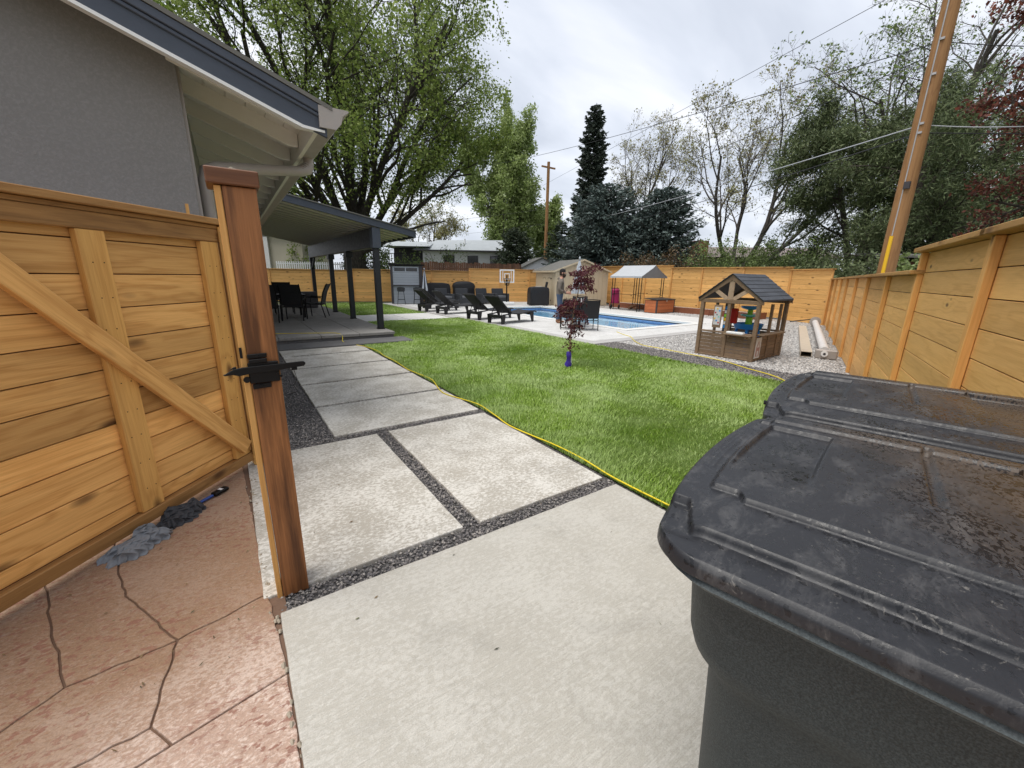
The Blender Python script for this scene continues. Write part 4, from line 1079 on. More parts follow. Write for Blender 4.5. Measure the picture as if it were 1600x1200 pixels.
rag('towel', 'crumpled grey towel on the pink concrete under the gate', (-.63, 2.88, -.004), .15, .085, .085, 3, M_RAG, .75)
rag('towel', 'crumpled charcoal towel beside the grey one under the gate', (-.45, 3.12, -.004), .13, .08, .08, 8, M_RAG2, .85)
br = thing('brush', 'black and blue brush lying by the gate bottom', 'brush', (-.30, 3.30, 0), .75)
MB().box(-.09, .02, -.010, .010, .004, .022).build('handle', M_BRUSHBLUE, br, bevel=.005)
MB().box(.02, .13, -.024, .024, .003, .028).build('head', M_BLACK, br, bevel=.006)
MB().box(.07, .09, -.016, .016, .0285, .030).build('tag', M_WHITE, br)
# yellow extension cords
def cord(name, label, pts, r=.006, seed=1, amp=.02):
    rg_ = random.Random(seed); P = []
    for (a, b) in zip(pts[:-1], pts[1:]):
        a = Vector(a); b = Vector(b); n = max(2, int((b - a).length / .12))
        for i in range(n): P.append(a.lerp(b, i / n))
    P.append(Vector(pts[-1]))
    Q = []
    ph = rg_.uniform(0, 6)
    for i, p in enumerate(P):
        Q.append((p.x + amp * math.sin(i * .55 + ph) + rg_.gauss(0, amp * .25), p.y + amp * .5 * math.sin(i * .37), p.z))
    for _ in range(1):
        Q = [Q[0]] + [tuple((Q[i - 1][k] + 2 * Q[i][k] + Q[i + 1][k]) / 4 for k in range(3)) for i in range(1, len(Q) - 1)] + [Q[-1]]
    return tag(MB().tube(Q, r, 8).build(name, M_YELLOW, smooth=True), label, 'cord')
cord('extension_cord', 'yellow extension cord along the edge between path and lawn', [(2.36, -.6, .012), (2.35, 1.2, .012), (2.37, 2.4, .012), (2.30, 3.4, .01), (2.36, 4.2, .012), (2.22, 4.9, .008), (2.36, 5.6, .012), (2.32, 6.9, .01), (2.37, 8.4, .012), (2.3, 9.2, .012), (2.05, 9.7, .012), (1.98, 9.9, .045), (2.02, 10.04, .06), (2.05, 10.06, .18), (2.0, 10.35, .178), (.6, 10.9, .178)], .0065, 2, .022)
cord('extension_cord', 'yellow extension cord crossing the gravel from the pool deck to the bins', [(5.4, 1.6, .04), (6.6, 2.2, .035), (7.3, 2.95, .02), (7.75, 3.9, .02), (7.95, 5.0, .02), (7.95, 6.1, .02), (8.4, 6.8, .02), (8.9, 7.3, .02), (9.3, 8.2, .02)], .0075, 5, .03)
# ---------------------------------------------------------------- pool furniture
def make_lounger():
    t_ = thing('sun_lounger', '', 'sun lounger', group='black sun loungers along the pool deck')
    W = .32
    # slung bed follows a gentle wave towards the foot
    bed = [(.72, .34), (.95, .315), (1.2, .31), (1.45, .34), (1.7, .37), (1.9, .36), (1.98, .335)]
    for s in (-1, 1):
        MB().tube([(x, s * W, z) for x, z in [(.28, .30), (.5, .31)] + bed], .024, 8).build('side_rail', M_PLASTIC, t_, smooth=True)
    m = MB()
    V = []; F = []
    for x, z in bed: V += [(x, -W + .015, z + .012), (x, W - .015, z + .012)]
    for i in range(len(bed) - 1): F.append((2 * i, 2 * i + 1, 2 * i + 3, 2 * i + 2))
    V2 = [(x, y, z - .02) for x, y, z in V]; n = len(V)
    F2 = [tuple(i + n for i in f[::-1]) for f in F] + [(2 * i, 2 * i + 2, n + 2 * i + 2, n + 2 * i) for i in range(len(bed) - 1)] + [(2 * i + 1, n + 2 * i + 1, n + 2 * i + 3, 2 * i + 3) for i in range(len(bed) - 1)]
    m.add(V + V2, F + F2); m.build('bed', M_SLING, t_)
    # raised back with frame
    back = MB()
    b0, b1 = Vector((.72, 0, .345)), Vector((.06, 0, .90))
    for s in (-1, 1): back.tube([b0 + Vector((0, s * W, 0)), b0.lerp(b1, .5) + Vector((0, s * W, -.02)), b1 + Vector((0, s * W * .97, 0))], .022, 8)
    back.tube([b1 + Vector((0, -W, 0)), b1 + Vector((-.02, 0, .015)), b1 + Vector((0, W, 0))], .024, 8)
    bk_ = back.build('back_frame', M_PLASTIC, t_, smooth=True)
    sp = MB(); d = (b1 - b0); nrm = Vector((d.z, 0, -d.x)).normalized()
    V = []
    for f in (0.02, .5, .97):
        p = b0.lerp(b1, f) + Vector((0, 0, -.02 if f == .5 else 0))
        for s in (-1, 1): V.append(p + Vector((0, s * (W - .015), 0)))
    V += [v - nrm * .015 for v in V]
    sp.add(V, [(0, 1, 3, 2), (2, 3, 5, 4), (7, 6, 8, 9), (9, 8, 10, 11), (0, 2, 8, 6), (2, 4, 10, 8), (1, 7, 9, 3), (3, 9, 11, 5), (0, 6, 7, 1), (4, 5, 11, 10)])
    sp.build('sling', M_SLING, bk_)
    for s in (-1, 1): MB().tube([b0.lerp(b1, .45) + Vector((0, s * .2, -.02)), Vector((.30, s * .24, .30))], .012, 6).build('prop', M_PLASTIC, t_)
    for x in (.30, 1.72):
        zt = .31 if x < 1 else .37
        for s in (-1, 1):
            MB().prism_ax([(x - .10, zt), (x + .10, zt), (x + .05 + (.06 if x > 1 else 0), 0), (x - .02 + (.06 if x > 1 else -.05), 0)], s * W - .03, s * W + .03).build('leg', M_PLASTIC, t_, bevel=.008)
        MB().box(x - .07, x + .07, -W, W, zt - .11, zt - .02).build('cross_brace', M_PLASTIC, t_, bevel=.006)
    return t_
lg = make_lounger()
spots = [(6.98, 11.55, .22, 'black sun lounger nearest the lawn, first from the maple'), (6.95, 13.05, .16, 'second black sun lounger from the maple'),
         (6.82, 15.55, .12, 'third black sun lounger from the maple, beside the crossing path'), (6.6, 17.0, .10, 'fourth black sun lounger, closest to the grey bar'),
         (7.35, 18.4, .05, 'farthest black sun lounger, half hidden behind the others')]
for i, (x, y, a, l_) in enumerate(spots):
    o = lg if i == 0 else copy_tree(lg)
    o.location = (x, y, .012); o.rotation_euler = (0, 0, a); o['label'] = l_

def make_club():
    t_ = thing('club_chair', '', 'armchair', group='dark wicker armchairs by the back fence')
    MB().box(-.36, .36, -.36, .36, .06, .34).build('base', M_WICKER, t_, bevel=.03, seg=2)
    for s in (-1, 1):
        a = MB().box(s * .36 - .055, s * .36 + .055, -.38, .30, .06, .58).build('arm', M_WICKER, t_, bevel=.03, seg=2)
    MB().prism_ax([(.22, .3), (.36, .3), (.44, .84), (.34, .86)], -.36, .36, ax='x').build('back', M_WICKER, t_, bevel=.02)
    MB().box(-.29, .29, -.36, .24, .345, .46).build('cushion', M_CUSH, t_, bevel=.03, seg=2)
    for x in (-.3, .3):
        for y in (-.3, .3): MB().box(x - .03, x + .03, y - .03, y + .03, 0, .062).build('leg', M_BLACK, t_)
    return t_
cc = make_club()
for i, (x, y, a, l_) in enumerate([(9.55, 20.55, .1, 'dark wicker armchair in front of the left covered grill'), (10.65, 20.35, -.05, 'dark wicker armchair in front of the right covered grill'),
                                  (12.05, 20.55, .05, 'dark wicker armchair left of the hoop, third from the bar'), (12.95, 20.3, -.1, 'dark wicker armchair beside the basketball hoop')]):
    o = cc if i == 0 else copy_tree(cc)
    o.location = (x, y, .012); o.rotation_euler = (0, 0, a + .0); o['label'] = l_

def covered_grill(label, loc, rz, w, h, dome, logo=None, patch=False):
    t_ = thing('covered_grill', label, 'grill', loc, rz)
    rings = []
    prof = [(0.04, .98), (.3, 1.0), (.62, .97), (.80, 1.02), (.90, .92), (.98, .60), (1.0, .30)] if dome else [(0.04, 1.0), (.35, 1.0), (.7, 1.0), (.88, .97), (.96, .88), (1.0, .5)]
    rg_ = random.Random(int(w * 1000))
    for zf, s in prof:
        P = []
        for k, (px, py) in enumerate(rrect(w / 2 * s, .30 * (s * .5 + .5), .06, 6)):
            j = 1 + .03 * math.sin(k * 2.3 + zf * 7) * (1 - zf * .5)
            P.append((px * j, py * j, zf * h))
        rings.append(P)
    cov = loft(rings, M_COVER, 'cover', t_)
    if patch: MB().box(-.2, .14, -.2, .05, h + .001, h + .01).build('worn_patch', M_CONC_LIGHT, cov, bevel=.004)
    if logo: MB().box(-.11, .11, -.305, -.298, h * .62, h * .66).build('badge', M_RED, cov)
    for s in (-1, 1): MB().tube([(s * w * .40, -.24, .07), (s * w * .40, -.19, .07)], .07, 12).build('wheel', M_BLACK, t_)
    for s in (-1, 1): MB().box(s * w * .40 - .02, s * w * .40 + .02, .18, .22, 0, .1).build('leg', M_BLACK, t_)
    return t_
covered_grill('black covered grill with red badge, left of the pair by the fence', (10.0, 22.45, .008), -.35, 1.45, 1.12, False, True)
covered_grill('black covered kettle shaped grill, right of the pair by the fence', (11.45, 21.95, .008), -.35, 1.25, 1.22, True)
g3 = covered_grill('black covered grill with worn grey top beside the beige shed', (14.12, 18.2, .012), -.3, 1.10, 1.02, False, patch=True)
MB().beam((.42, .0, .9), (.50, 0, 1.28), .16, .1).build('chimney_bulge', M_COVER, g3, bevel=.02)

# basketball hoop
bh = thing('basketball_hoop', 'portable basketball hoop with clear white-edged backboard by the fence', 'basketball hoop', (12.75, 19.3, .012), -.55)
MB().box(-.45, .45, -.12, .5, 0, .15).build('base', M_WHITE, bh, bevel=.05, seg=2)
MB().tube([(0, .1, .1), (0, .1, 1.35), (0, -.05, 1.6)], .035, 10).build('pole', M_BLACK, bh)
bd = MB()
for x0, x1, z0, z1 in ((-.40, .40, 1.84, 1.90), (-.40, .40, 1.20, 1.26), (-.40, -.34, 1.26, 1.84), (.34, .40, 1.26, 1.84)): bd.box(x0, x1, -.14, -.10, z0, z1)
bdo = bd.build('backboard_frame', M_WHITE, bh)
tt = MB()
for x0, x1, z0, z1 in ((-.15, .15, 1.66, 1.70), (-.15, -.11, 1.38, 1.66), (.11, .15, 1.38, 1.66), (-.11, .11, 1.38, 1.42), (-.245, -.215, 1.26, 1.84), (.215, .245, 1.26, 1.84)): tt.box(x0, x1, -.13, -.12, z0, z1)
tt.build('target_square', M_WHITE, bdo)
rim = [(.2 * math.cos(a * PI / 8), -.36 + .2 * math.sin(a * PI / 8), 1.42) for a in range(17)]
MB().tube(rim, .012, 6).build('rim', M_BLACK, bh)
nt = MB()
for k in range(10):
    a = k * PI / 5; nt.tube([(.19 * math.cos(a), -.36 + .19 * math.sin(a), 1.41), (.10 * math.cos(a + .3), -.36 + .10 * math.sin(a + .3), 1.05)], .006, 4)
    nt.tube([(.19 * math.cos(a), -.36 + .19 * math.sin(a), 1.41), (.10 * math.cos(a - .3), -.36 + .10 * math.sin(a - .3), 1.05)], .006, 4)
nt.build('net', M_BLACK, bh)

# ---------------------------------------------------------------- grey bar cabin, stools, umbrella
ba = -.337
bar = thing('garden_bar', 'grey boarded garden bar with dark trim and two slot windows', 'bar', (7.2, 22.1, 0), ba)
BWd, BD, BH = 1.66, 1.5, 2.04
MB().box(.03, BWd - .03, .03, BD, .0, BH - .06).build('carcass', M_BARDARK, bar)
for k in range(10):
    MB().box(.10, BWd - .20, .0, .028, .03 + k * .094, .03 + (k + 1) * .094 - .004).build('board', M_BARGREY, bar)
MB().box(.05, BWd - .15, -.10, .05, .975, 1.005).build('counter_edge', M_BARDARK, bar)
for k in range(5):
    MB().box(.10, BWd - .20, .0, .028, 1.01 + k * .13, 1.01 + (k + 1) * .13 - .005).build('board', M_BARGREY, bar)
MB().box(.10, BWd - .20, .0, .028, 1.665, 1.72).build('board', M_BARGREY, bar)
MB().box(.10, BWd - .20, .0, .028, 1.90, 1.97).build('board', M_BARGREY, bar)
for x0, x1 in ((.10, .19), (.74, .80), (1.38, 1.46)): MB().box(x0, x1, .0, .027, 1.72, 1.90).build('mullion', M_BARGREY, bar)
for x0, x1 in ((.19, .74), (.80, 1.38)): MB().box(x0, x1, .012, .024, 1.721, 1.899).build('window', M_GLASS, bar)
MB().box(-.02, .098, -.02, .10, 0, BH - .02).build('corner_post', M_BARDARK, bar)
MB().box(BWd - .195, BWd, -.02, .2, 0, BH - .02).build('corner_post', M_BARDARK, bar)
for k in range(6): MB().box(-.01, .028, .11 + k * .232, .11 + (k + 1) * .232 - .006, 0, BH - .06).build('side_board', M_TAUPE, bar)
w = MB().box(-.024, -.0105, .45, .78, 1.15, 1.78).build('side_window', M_GLASS, bar)
MB().box(-.03, -.026, .42, .81, 1.12, 1.15).build('sill', M_BARDARK, w)
for y0, y1 in ((.42, .45), (.78, .81)): MB().box(-.03, -.012, y0, y1, 1.15, 1.78).build('frame', M_BARDARK, w)
MB().box(-.10, BWd + .10, -.08, BD + .1, BH - .018, BH + .05).build('roof', M_BLACK, bar)
def make_stool():
    t_ = thing('bar_stool', '', 'bar stool', group='grey bar stools at the garden bar')
    for sx in (-1, 1):
        for sy in (-1, 1): MB().tube([(sx * .13, sy * .12, .68), (sx * .2, sy * .2, 0)], .014, 6).build('leg', M_BLACK, t_)
    MB().tube([(-.175, -.175, .26), (.175, -.175, .26), (.175, .175, .26), (-.175, .175, .26), (-.175, -.175, .26)], .01, 6).build('footrest', M_BLACK, t_)
    MB().lathe([(.05, .66), (.17, .67), (.20, .70), (.18, .715)], 18).build('seat', M_WICKER, t_, smooth=True)
    m = MB(); V = []
    for k in range(9):
        a = R(200 + 140 * k / 8); z1 = .86 + .05 * math.sin(k * PI / 8)
        V += [(.20 * math.cos(a), .20 * math.sin(a), .71), (.22 * math.cos(a), .22 * math.sin(a), z1)]
    V += [(x * .88, y * .88, z) for x, y, z in V]
    F = [(2 * i, 2 * i + 2, 2 * i + 3, 2 * i + 1) for i in range(8)] + [(18 + 2 * i, 18 + 2 * i + 1, 18 + 2 * i + 3, 18 + 2 * i + 2) for i in range(8)] + [(2 * i + 1, 2 * i + 3, 21 + 2 * i, 19 + 2 * i) for i in range(8)]
    m.add(V, F); m.build('backrest', M_WICKER, t_, smooth=True)
    return t_
s1_ = make_stool(); s1_.location = (7.52, 21.55, .008); s1_['label'] = 'left grey bar stool in front of the garden bar'; s1_.rotation_euler = (0, 0, ba)
s2_ = copy_tree(s1_); s2_.location = (8.3, 21.25, .008); s2_['label'] = 'right grey bar stool in front of the garden bar, next to the folded umbrella'

def closed_umbrella(label, loc, h, r, zlo, mat, stripe=None, base=True):
    t_ = thing('patio_umbrella', label, 'umbrella', loc)
    MB().tube([(0, 0, 0.03), (0, 0, h - .05)], .02, 8).build('pole', M_BLACK, t_)
    if base: MB().lathe([(.24, 0), (.24, .05), (.05, .08)], 18).build('base', M_BLACK, t_)
    n = 16
    for k in range(8):
        V = []; F = []
        for i, (f, rr_) in enumerate([(0, .02), (.25, .35), (.6, .65), (.9, .95), (1.0, 1.0)]):
            z = h - (h - zlo) * f
            a0, a1, a2 = [2 * PI * (k + q) / 8 for q in (0, .5, 1)]
            for a, q in ((a0, .72), (a1, 1.15), (a2, .72)): V.append((r * rr_ * q * math.cos(a), r * rr_ * q * math.sin(a), z))
        for i in range(4): F += [(3 * i, 3 * i + 1, 3 * i + 4, 3 * i + 3), (3 * i + 1, 3 * i + 2, 3 * i + 5, 3 * i + 4)]
        m = MB(); m.add(V, F); m.build('canopy_fold', stripe if stripe and k % 2 else mat, t_)
    MB().lathe([(.025, h - .02), (.03, h), (.008, h + .06)], 8).build('finial', mat, t_)
    return t_
closed_umbrella('folded striped umbrella standing at the right corner of the bar', (8.72, 21.2, .008), 1.85, .18, .72, M_UMB, M_UMB_DARK)

# ---------------------------------------------------------------- beige shed
sa = -.25
shed = thing('garden_shed', 'beige wooden shed with grey roof behind the man', 'shed', (14.9, 17.7, 0), sa)
SW, SD, SE, SP = 3.3, 2.75, 1.92, 2.5
MB().prism_ax([(0, 0), (SW, 0), (SW, SE), (SW / 2, SP - .04), (0, SE)], 0, SD).build('walls', M_BEIGE, shed)
for k in range(12):                                  # grooved siding boards on the gable
    x0 = .06 + k * (SW - .12) / 12; x1 = x0 + (SW - .12) / 12 - .012
    zt = lambda x: SE + (SP - SE) * (1 - abs(x - SW / 2) / (SW / 2)) - .1
    MB().prism_ax([(x0, .02), (x1, .02), (x1, zt(x1)), (x0, zt(x0))], -.014, -.001).build('siding_board', M_BEIGE, shed)
for x0, x1 in ((-.02, .055), (SW - .055, SW + .02)): MB().box(x0, x1, -.03, .06, 0, SE).build('corner_trim', M_BEIGE, shed)
dr = MB().box(-.03, -.001, .45, 1.75, .06, 1.72).build('door', M_BEIGE, shed, bevel=.005)
for y in (.75, 1.4):                                 # arched door mouldings
    arch = [(-.034, y - .22, .25), (-.034, y - .22, 1.15)] + [(-.034, y - .22 * math.cos(a * PI / 8), 1.3 + .22 * math.sin(a * PI / 8)) for a in range(9)] + [(-.034, y + .22, 1.15), (-.034, y + .22, .25)]
    MB().tube(arch, .016, 5).build('arch_moulding', M_BEIGE, dr)
    MB().tube([(-.036, y - .22, 1.32)] + [(-.036, y - .22 * math.cos(a * PI / 8), 1.33 + .22 * math.sin(a * PI / 8)) for a in range(9)], .008, 4).build('hinge_line', M_BLACK, dr)
for z in (.25, 1.45): MB().box(-.04, -.031, .44, .56, z, z + .06).build('hinge', M_BLACK, dr)
MB().tube([(-.032, 1.08, .9), (-.07, 1.08, .9)], .02, 8).build('handle', M_BLACK, dr)
def roofpl(xa, za, xb, zb, name='roof'):
    return MB().prism_ax([(xa, za), (xb, zb), (xb, zb + .05), (xa, za + .05)], -.15, SD + .15).build(name, M_ROOFSHED, shed)
roofpl(-.16, SE - .056, SW / 2, SP); roofpl(SW / 2, SP, SW + .16, SE - .056)
for xa, za, xb, zb in ((-.16, SE - .10, SW / 2, SP - .045), (SW / 2, SP - .045, SW + .16, SE - .10)):
    MB().prism_ax([(xa, za), (xb, zb), (xb, zb + .09), (xa, za + .09)], -.18, -.152).build('rake_trim', M_BEIGE, shed)
MB().box(-.17, -.14, -.18, SD + .15, SE - .11, SE - .02).build('eave_trim', M_BEIGE, shed)

# ---------------------------------------------------------------- man by the pool
def person(loc, rz):
    t_ = thing('person', 'bearded man in grey sweater, jeans and dark backward cap standing by the pool', 'person', loc, rz)
    # local: faces +x, up z.  joints: (x,y,z,radius_x,radius_y)
    J = {'pelvis': (0, 0, .96, .15, .165), 'waist': (.0, 0, 1.10, .145, .165), 'chest': (.01, 0, 1.30, .15, .195), 'shl': (.02, 0, 1.43, .11, .16), 'neck': (.04, 0, 1.52, .062, .065), 'head0': (.065, 0, 1.60, .082, .075), 'head1': (.075, 0, 1.69, .10, .082), 'head2': (.065, 0, 1.77, .075, .065)}
    E = [('pelvis', 'waist'), ('waist', 'chest'), ('chest', 'shl'), ('shl', 'neck'), ('neck', 'head0'), ('head0', 'head1'), ('head1', 'head2')]
    for s, n in ((1, 'l'), (-1, 'r')):
        J.update({'hip' + n: (0, s * .10, .88, .105, .105), 'knee' + n: (.03 + .02 * s, s * .11, .50, .075, .075), 'calf' + n: (.0 + .03 * s, s * .115, .33, .066, .066), 'ankle' + n: (-.02 + .03 * s, s * .12, .10, .055, .055), 'heel' + n: (-.03 + .03 * s, s * .12, .045, .05, .045), 'toe' + n: (.16 + .03 * s, s * .135, .035, .042, .033)})
        E += [('pelvis', 'hip' + n), ('hip' + n, 'knee' + n), ('knee' + n, 'calf' + n), ('calf' + n, 'ankle' + n), ('ankle' + n, 'heel' + n), ('heel' + n, 'toe' + n)]
        J.update({'sho' + n: (.01, s * .20, 1.40, .078, .078), 'elb' + n: (-.02, s * .27, 1.13, .06, .06), 'wri' + n: (.21, s * .19, 1.03, .042, .042), 'palm' + n: (.29, s * .165, 1.025, .036, .022)})
        E += [('shl', 'sho' + n), ('sho' + n, 'elb' + n), ('elb' + n, 'wri' + n), ('wri' + n, 'palm' + n)]
        for k in range(4):
            dz = (.03 - .02 * k); ln = (.075, .085, .08, .06)[k]
            J['f%d%s' % (k, n)] = (.32, s * .16, 1.025 + dz, .010, .010); J['g%d%s' % (k, n)] = (.32 + ln * .6, s * .15, 1.02 + dz, .009, .009); J['h%d%s' % (k, n)] = (.32 + ln * .8, s * .13, 1.0 + dz, .008, .008)
            E += [('palm' + n, 'f%d%s' % (k, n)), ('f%d%s' % (k, n), 'g%d%s' % (k, n)), ('g%d%s' % (k, n), 'h%d%s' % (k, n))]
        J['t0' + n] = (.27, s * .13, 1.06, .011, .011); J['t1' + n] = (.31, s * .105, 1.075, .009, .009)
        E += [('palm' + n, 't0' + n), ('t0' + n, 't1' + n)]
    names = list(J); me = bpy.data.meshes.new('body')
    me.from_pydata([J[k][:3] for k in names], [(names.index(a), names.index(b)) for a, b in E], [])
    o = bpy.data.objects.new('body', me); link(o, t_)
    md = o.modifiers.new('skin', 'SKIN'); o.modifiers.new('sub', 'SUBSURF').levels = 2
    sv = me.skin_vertices[0].data
    for i, k in enumerate(names): sv[i].radius = (J[k][3], J[k][4]); sv[i].use_root = (k == 'pelvis')
    md.use_smooth_shade = True
    bpy.context.view_layer.update()
    dg_ = bpy.context.evaluated_depsgraph_get(); ev = o.evaluated_get(dg_)
    me2 = bpy.data.meshes.new_from_object(ev); o.modifiers.clear(); o.data = me2
    me2.materials.clear()
    for m in (M_HOOD, M_JEANS, M_BOOT, M_SKIN): me2.materials.append(m)
    for p in me2.polygons:
        c = p.center; p.use_smooth = True
        if c.z < .13: i = 2
        elif c.z < .98 and c.x < .2: i = 1
        elif c.z > 1.50 or c.x > .215: i = 3
        else: i = 0
        p.material_index = i
    # cap, beard, features
    MB().lathe([(.100, 1.715), (.103, 1.74), (.092, 1.79), (.05, 1.82), (.01, 1.828)], 18, (.062, 0, 0)).build('cap', M_CAPH, t_, smooth=True)
    MB().box(-.09, -.02, -.06, .06, 1.708, 1.722).build('cap_brim', M_CAPH, t_, bevel=.005)
    bd_ = MB(); bd_.lathe([(.01, 1.515), (.05, 1.53), (.078, 1.57), (.086, 1.615), (.075, 1.64)], 14, (.098, 0, 0)); bd_.build('beard', M_HAIR, t_, smooth=True)
    MB().lathe([(.086, 1.60), (.094, 1.65), (.092, 1.715)], 16, (.05, 0, 0)).build('hair', M_HAIR, t_, smooth=True)
    MB().tube([(.165, 0, 1.695), (.192, 0, 1.655), (.17, 0, 1.645)], [.010, .017, .012], 8).build('nose', M_SKIN, t_, smooth=True)
    for s in (-1, 1):
        MB().tube([(.163, s * .032, 1.685), (.172, s * .032, 1.685)], .009, 8).build('eye', M_HAIR, t_)
        MB().tube([(.06, s * .085, 1.70), (.055, s * .098, 1.67), (.06, s * .086, 1.64)], [.012, .018, .01], 8).build('ear', M_SKIN, t_, smooth=True)
    MB().tube([(.02, -.12, 1.46), (-.06, -.06, 1.50), (-.065, .06, 1.50), (.02, .12, 1.46)], [.03, .045, .045, .03], 8).build('hood', M_HOOD, t_, smooth=True)
    return t_
person((9.36, 10.86, .012), -.75)

# ---------------------------------------------------------------- pool-side table set
def make_sling_chair():
    t_ = thing('patio_chair', '', 'chair', group='dark sling chairs at the pool table')
    for s in (-1, 1):
        MB().tube([(s * .30, -.30, 0), (s * .29, -.27, .42), (s * .28, -.33, .62), (s * .26, -.46, .98)], .014, 8).build('rear_frame', M_BLACK, t_, smooth=True)
        MB().tube([(s * .30, .26, 0), (s * .30, .24, .62), (s * .30, -.30, .64)], .014, 8).build('arm_frame', M_BLACK, t_, smooth=True)
        MB().tube([(s * .12, -.28, .40), (s * .14, -.29, .18), (s * .14, -.26, .06)], .009, 6).build('spring', M_BLACK, t_, smooth=True)
    MB().tube([(-.30, -.295, .06), (.30, -.295, .06)], .012, 6).build('stretcher', M_BLACK, t_)
    MB().tube([(-.29, -.28, .33), (.29, -.28, .33)], .012, 6).build('stretcher', M_BLACK, t_)
    MB().tube([(-.26, -.46, .98), (0, -.475, 1.0), (.26, -.46, .98)], .014, 6).build('top_rail', M_BLACK, t_, smooth=True)
    MB().prism_ax([(-.44, .96), (-.43, .965), (-.29, .40), (.22, .43), (.22, .415), (-.305, .385)], -.27, .27, ax='x').build('sling', M_SLING, t_)
    return t_
c1 = make_sling_chair(); c1['label'] = 'left dark sling chair at the pool edge, beside the man'; c1.scale = (.93, .93, .93); c1.location = (8.60, 9.45, .012); c1.rotation_euler = (0, 0, -.68)
c2 = copy_tree(c1); c2['label'] = 'right dark sling chair at the pool edge'; c2.location = (8.90, 9.02, .012); c2.rotation_euler = (0, 0, -.50)
c3 = copy_tree(c1); c3['label'] = 'dark sling chair on the far side of the pool table'; c3.location = (9.75, 10.25, .012); c3.rotation_euler = (0, 0, 2.4)
tb_ = thing('patio_table', 'small round black table between the pool chairs', 'table', (9.15, 9.75, .012))
MB().lathe([(.42, .70), (.44, .71), (.44, .725), (.42, .73)], 24).build('tabletop', M_BLACK, tb_, smooth=True)
for k in range(4):
    a = k * PI / 2 + .4
    MB().tube([(.36 * math.cos(a), .36 * math.sin(a), .7), (.30 * math.cos(a), .30 * math.sin(a), .0)], .014, 6).build('leg', M_BLACK, tb_)
closed_umbrella('folded silver umbrella rising from the pool table', (9.15, 9.75, .012), 2.12, .20, 1.05, M_UMB, base=True)
for k, (x, y) in enumerate(((8.98, 9.55), (9.06, 9.48), (9.28, 9.60))):
    b_ = thing('bottle', ['white bottle at the left on the pool table', 'white bottle in the middle on the pool table', 'white bottle at the right on the pool table'][k], 'bottle', (x, y, .743), group='bottles on the pool table')
    MB().lathe([(.028, 0), (.032, .02), (.032, .12), (.014, .16), (.012, .19)], 12).build('flask', M_WHITE, b_, smooth=True)
    MB().lathe([(.015, .1905), (.015, .21)], 10).build('cap', M_BLACK, b_)

# ---------------------------------------------------------------- canopy, chest, bed and bits by the back fence
gz = thing('grill_canopy', 'small grey gabled canopy on thin dark posts by the back fence', 'canopy', (15.95, 12.75, 0))
GW, GD, GE_, GR = 1.9, 1.95, 1.66, 2.17
for x in (.12, GW - .12):
    for y in (.15, GD - .15):
        for k in (-1, 1): MB().tube([(x + k * .09, y, 0), (x + k * .09, y, GE_)], .019, 6).build('post', M_BLACK, gz)
        MB().tube([(x - .09, y, .75), (x + .09, y, .75)], .01, 6).build('post_tie', M_BLACK, gz)
for y in (.15, GD - .15): MB().tube([(.1, y, GE_ - .02), (GW - .1, y, GE_ - .02)], .016, 6).build('rail', M_BLACK, gz)
for x in (.12, GW - .12):
    MB().tube([(x, .15, GE_ - .02), (x, GD - .15, GE_ - .02)], .016, 6).build('rail', M_BLACK, gz)
    MB().tube([(x, .15, .8), (x, GD - .15, .8)], .012, 6).build('shelf_rail', M_BLACK, gz)
for xa, xb in ((0, GW / 2), (GW, GW / 2)):
    m = MB(); V = []
    n = 5
    for j in range(7):
        y = GD * j / 6
        for i in range(n + 1):
            f = i / n; sag = -.03 * math.sin(f * PI) - .02 * math.sin(j * PI / 3) * math.sin(f * PI)
            V.append((xa + (xb - xa) * f, y, GE_ + (GR - GE_) * f + sag + (0.008 if i == n else 0)))
    F = [(j * (n + 1) + i, j * (n + 1) + i + 1, (j + 1) * (n + 1) + i + 1, (j + 1) * (n + 1) + i) for j in range(6) for i in range(n)]
    V2 = [(x, y, z - .012) for x, y, z in V]; k0 = len(V)
    F2 = [tuple(q + k0 for q in f[::-1]) for f in F]
    m.add(V + V2, F + F2)
    m.build('roof_cloth', M_CANVAS, gz, smooth=True)
    MB().add([(xa, 0, GE_), (xa, GD, GE_), (xa, GD, GE_ - .09), (xa, 0, GE_ - .07), (xa + .004 * (1 if xa else -1), 0, GE_), (xa + .004, GD, GE_), (xa + .004, GD, GE_ - .09), (xa + .004, 0, GE_ - .07)], [(0, 1, 2, 3), (7, 6, 5, 4)]).build('valance', M_CANVAS, gz)
for y in (.01, GD - .01): MB().prism_ax([(.01, GE_ - .07), (GW - .01, GE_ - .07), (GW - .02, GE_ + .0), (GW / 2, GR - .03), (.02, GE_)], y - .006, y + .006).build('gable_cloth', M_CANVAS_D, gz)

ch = thing('storage_chest', 'orange-brown slatted storage chest with dark lid by the canopy', 'chest', (16.05, 11.85, 0), .04)
MB().box(.02, 1.38, .02, .68, .02, .60).build('carcass', M_BARDARK, ch)
for k in range(4):
    z0 = .04 + k * .14
    MB().box(.06, 1.34, .0, .018, z0, z0 + .133).build('board', M_BOX, ch)
    MB().box(.0, .018, .06, .64, z0, z0 + .133).build('board', M_BOX, ch)
for x in (0, 1.35):
    MB().box(x, x + .05, -.005, .05, 0, .61).build('corner_post', M_BARDARK, ch)
MB().prism_ax([(-.03, .615), (.72, .66), (.72, .69), (-.03, .645)], -.03, 1.43, ax='x').build('lid', M_NAVY_D, ch, bevel=.008)
MB().box(.66, .72, -.04, -.031, .54, .62).build('hasp', M_CONDUIT, ch)
bedr = thing('raised_bed', 'long low timber-edged raised bed in front of the back fence', 'raised bed', (17.75, 8.3, 0))
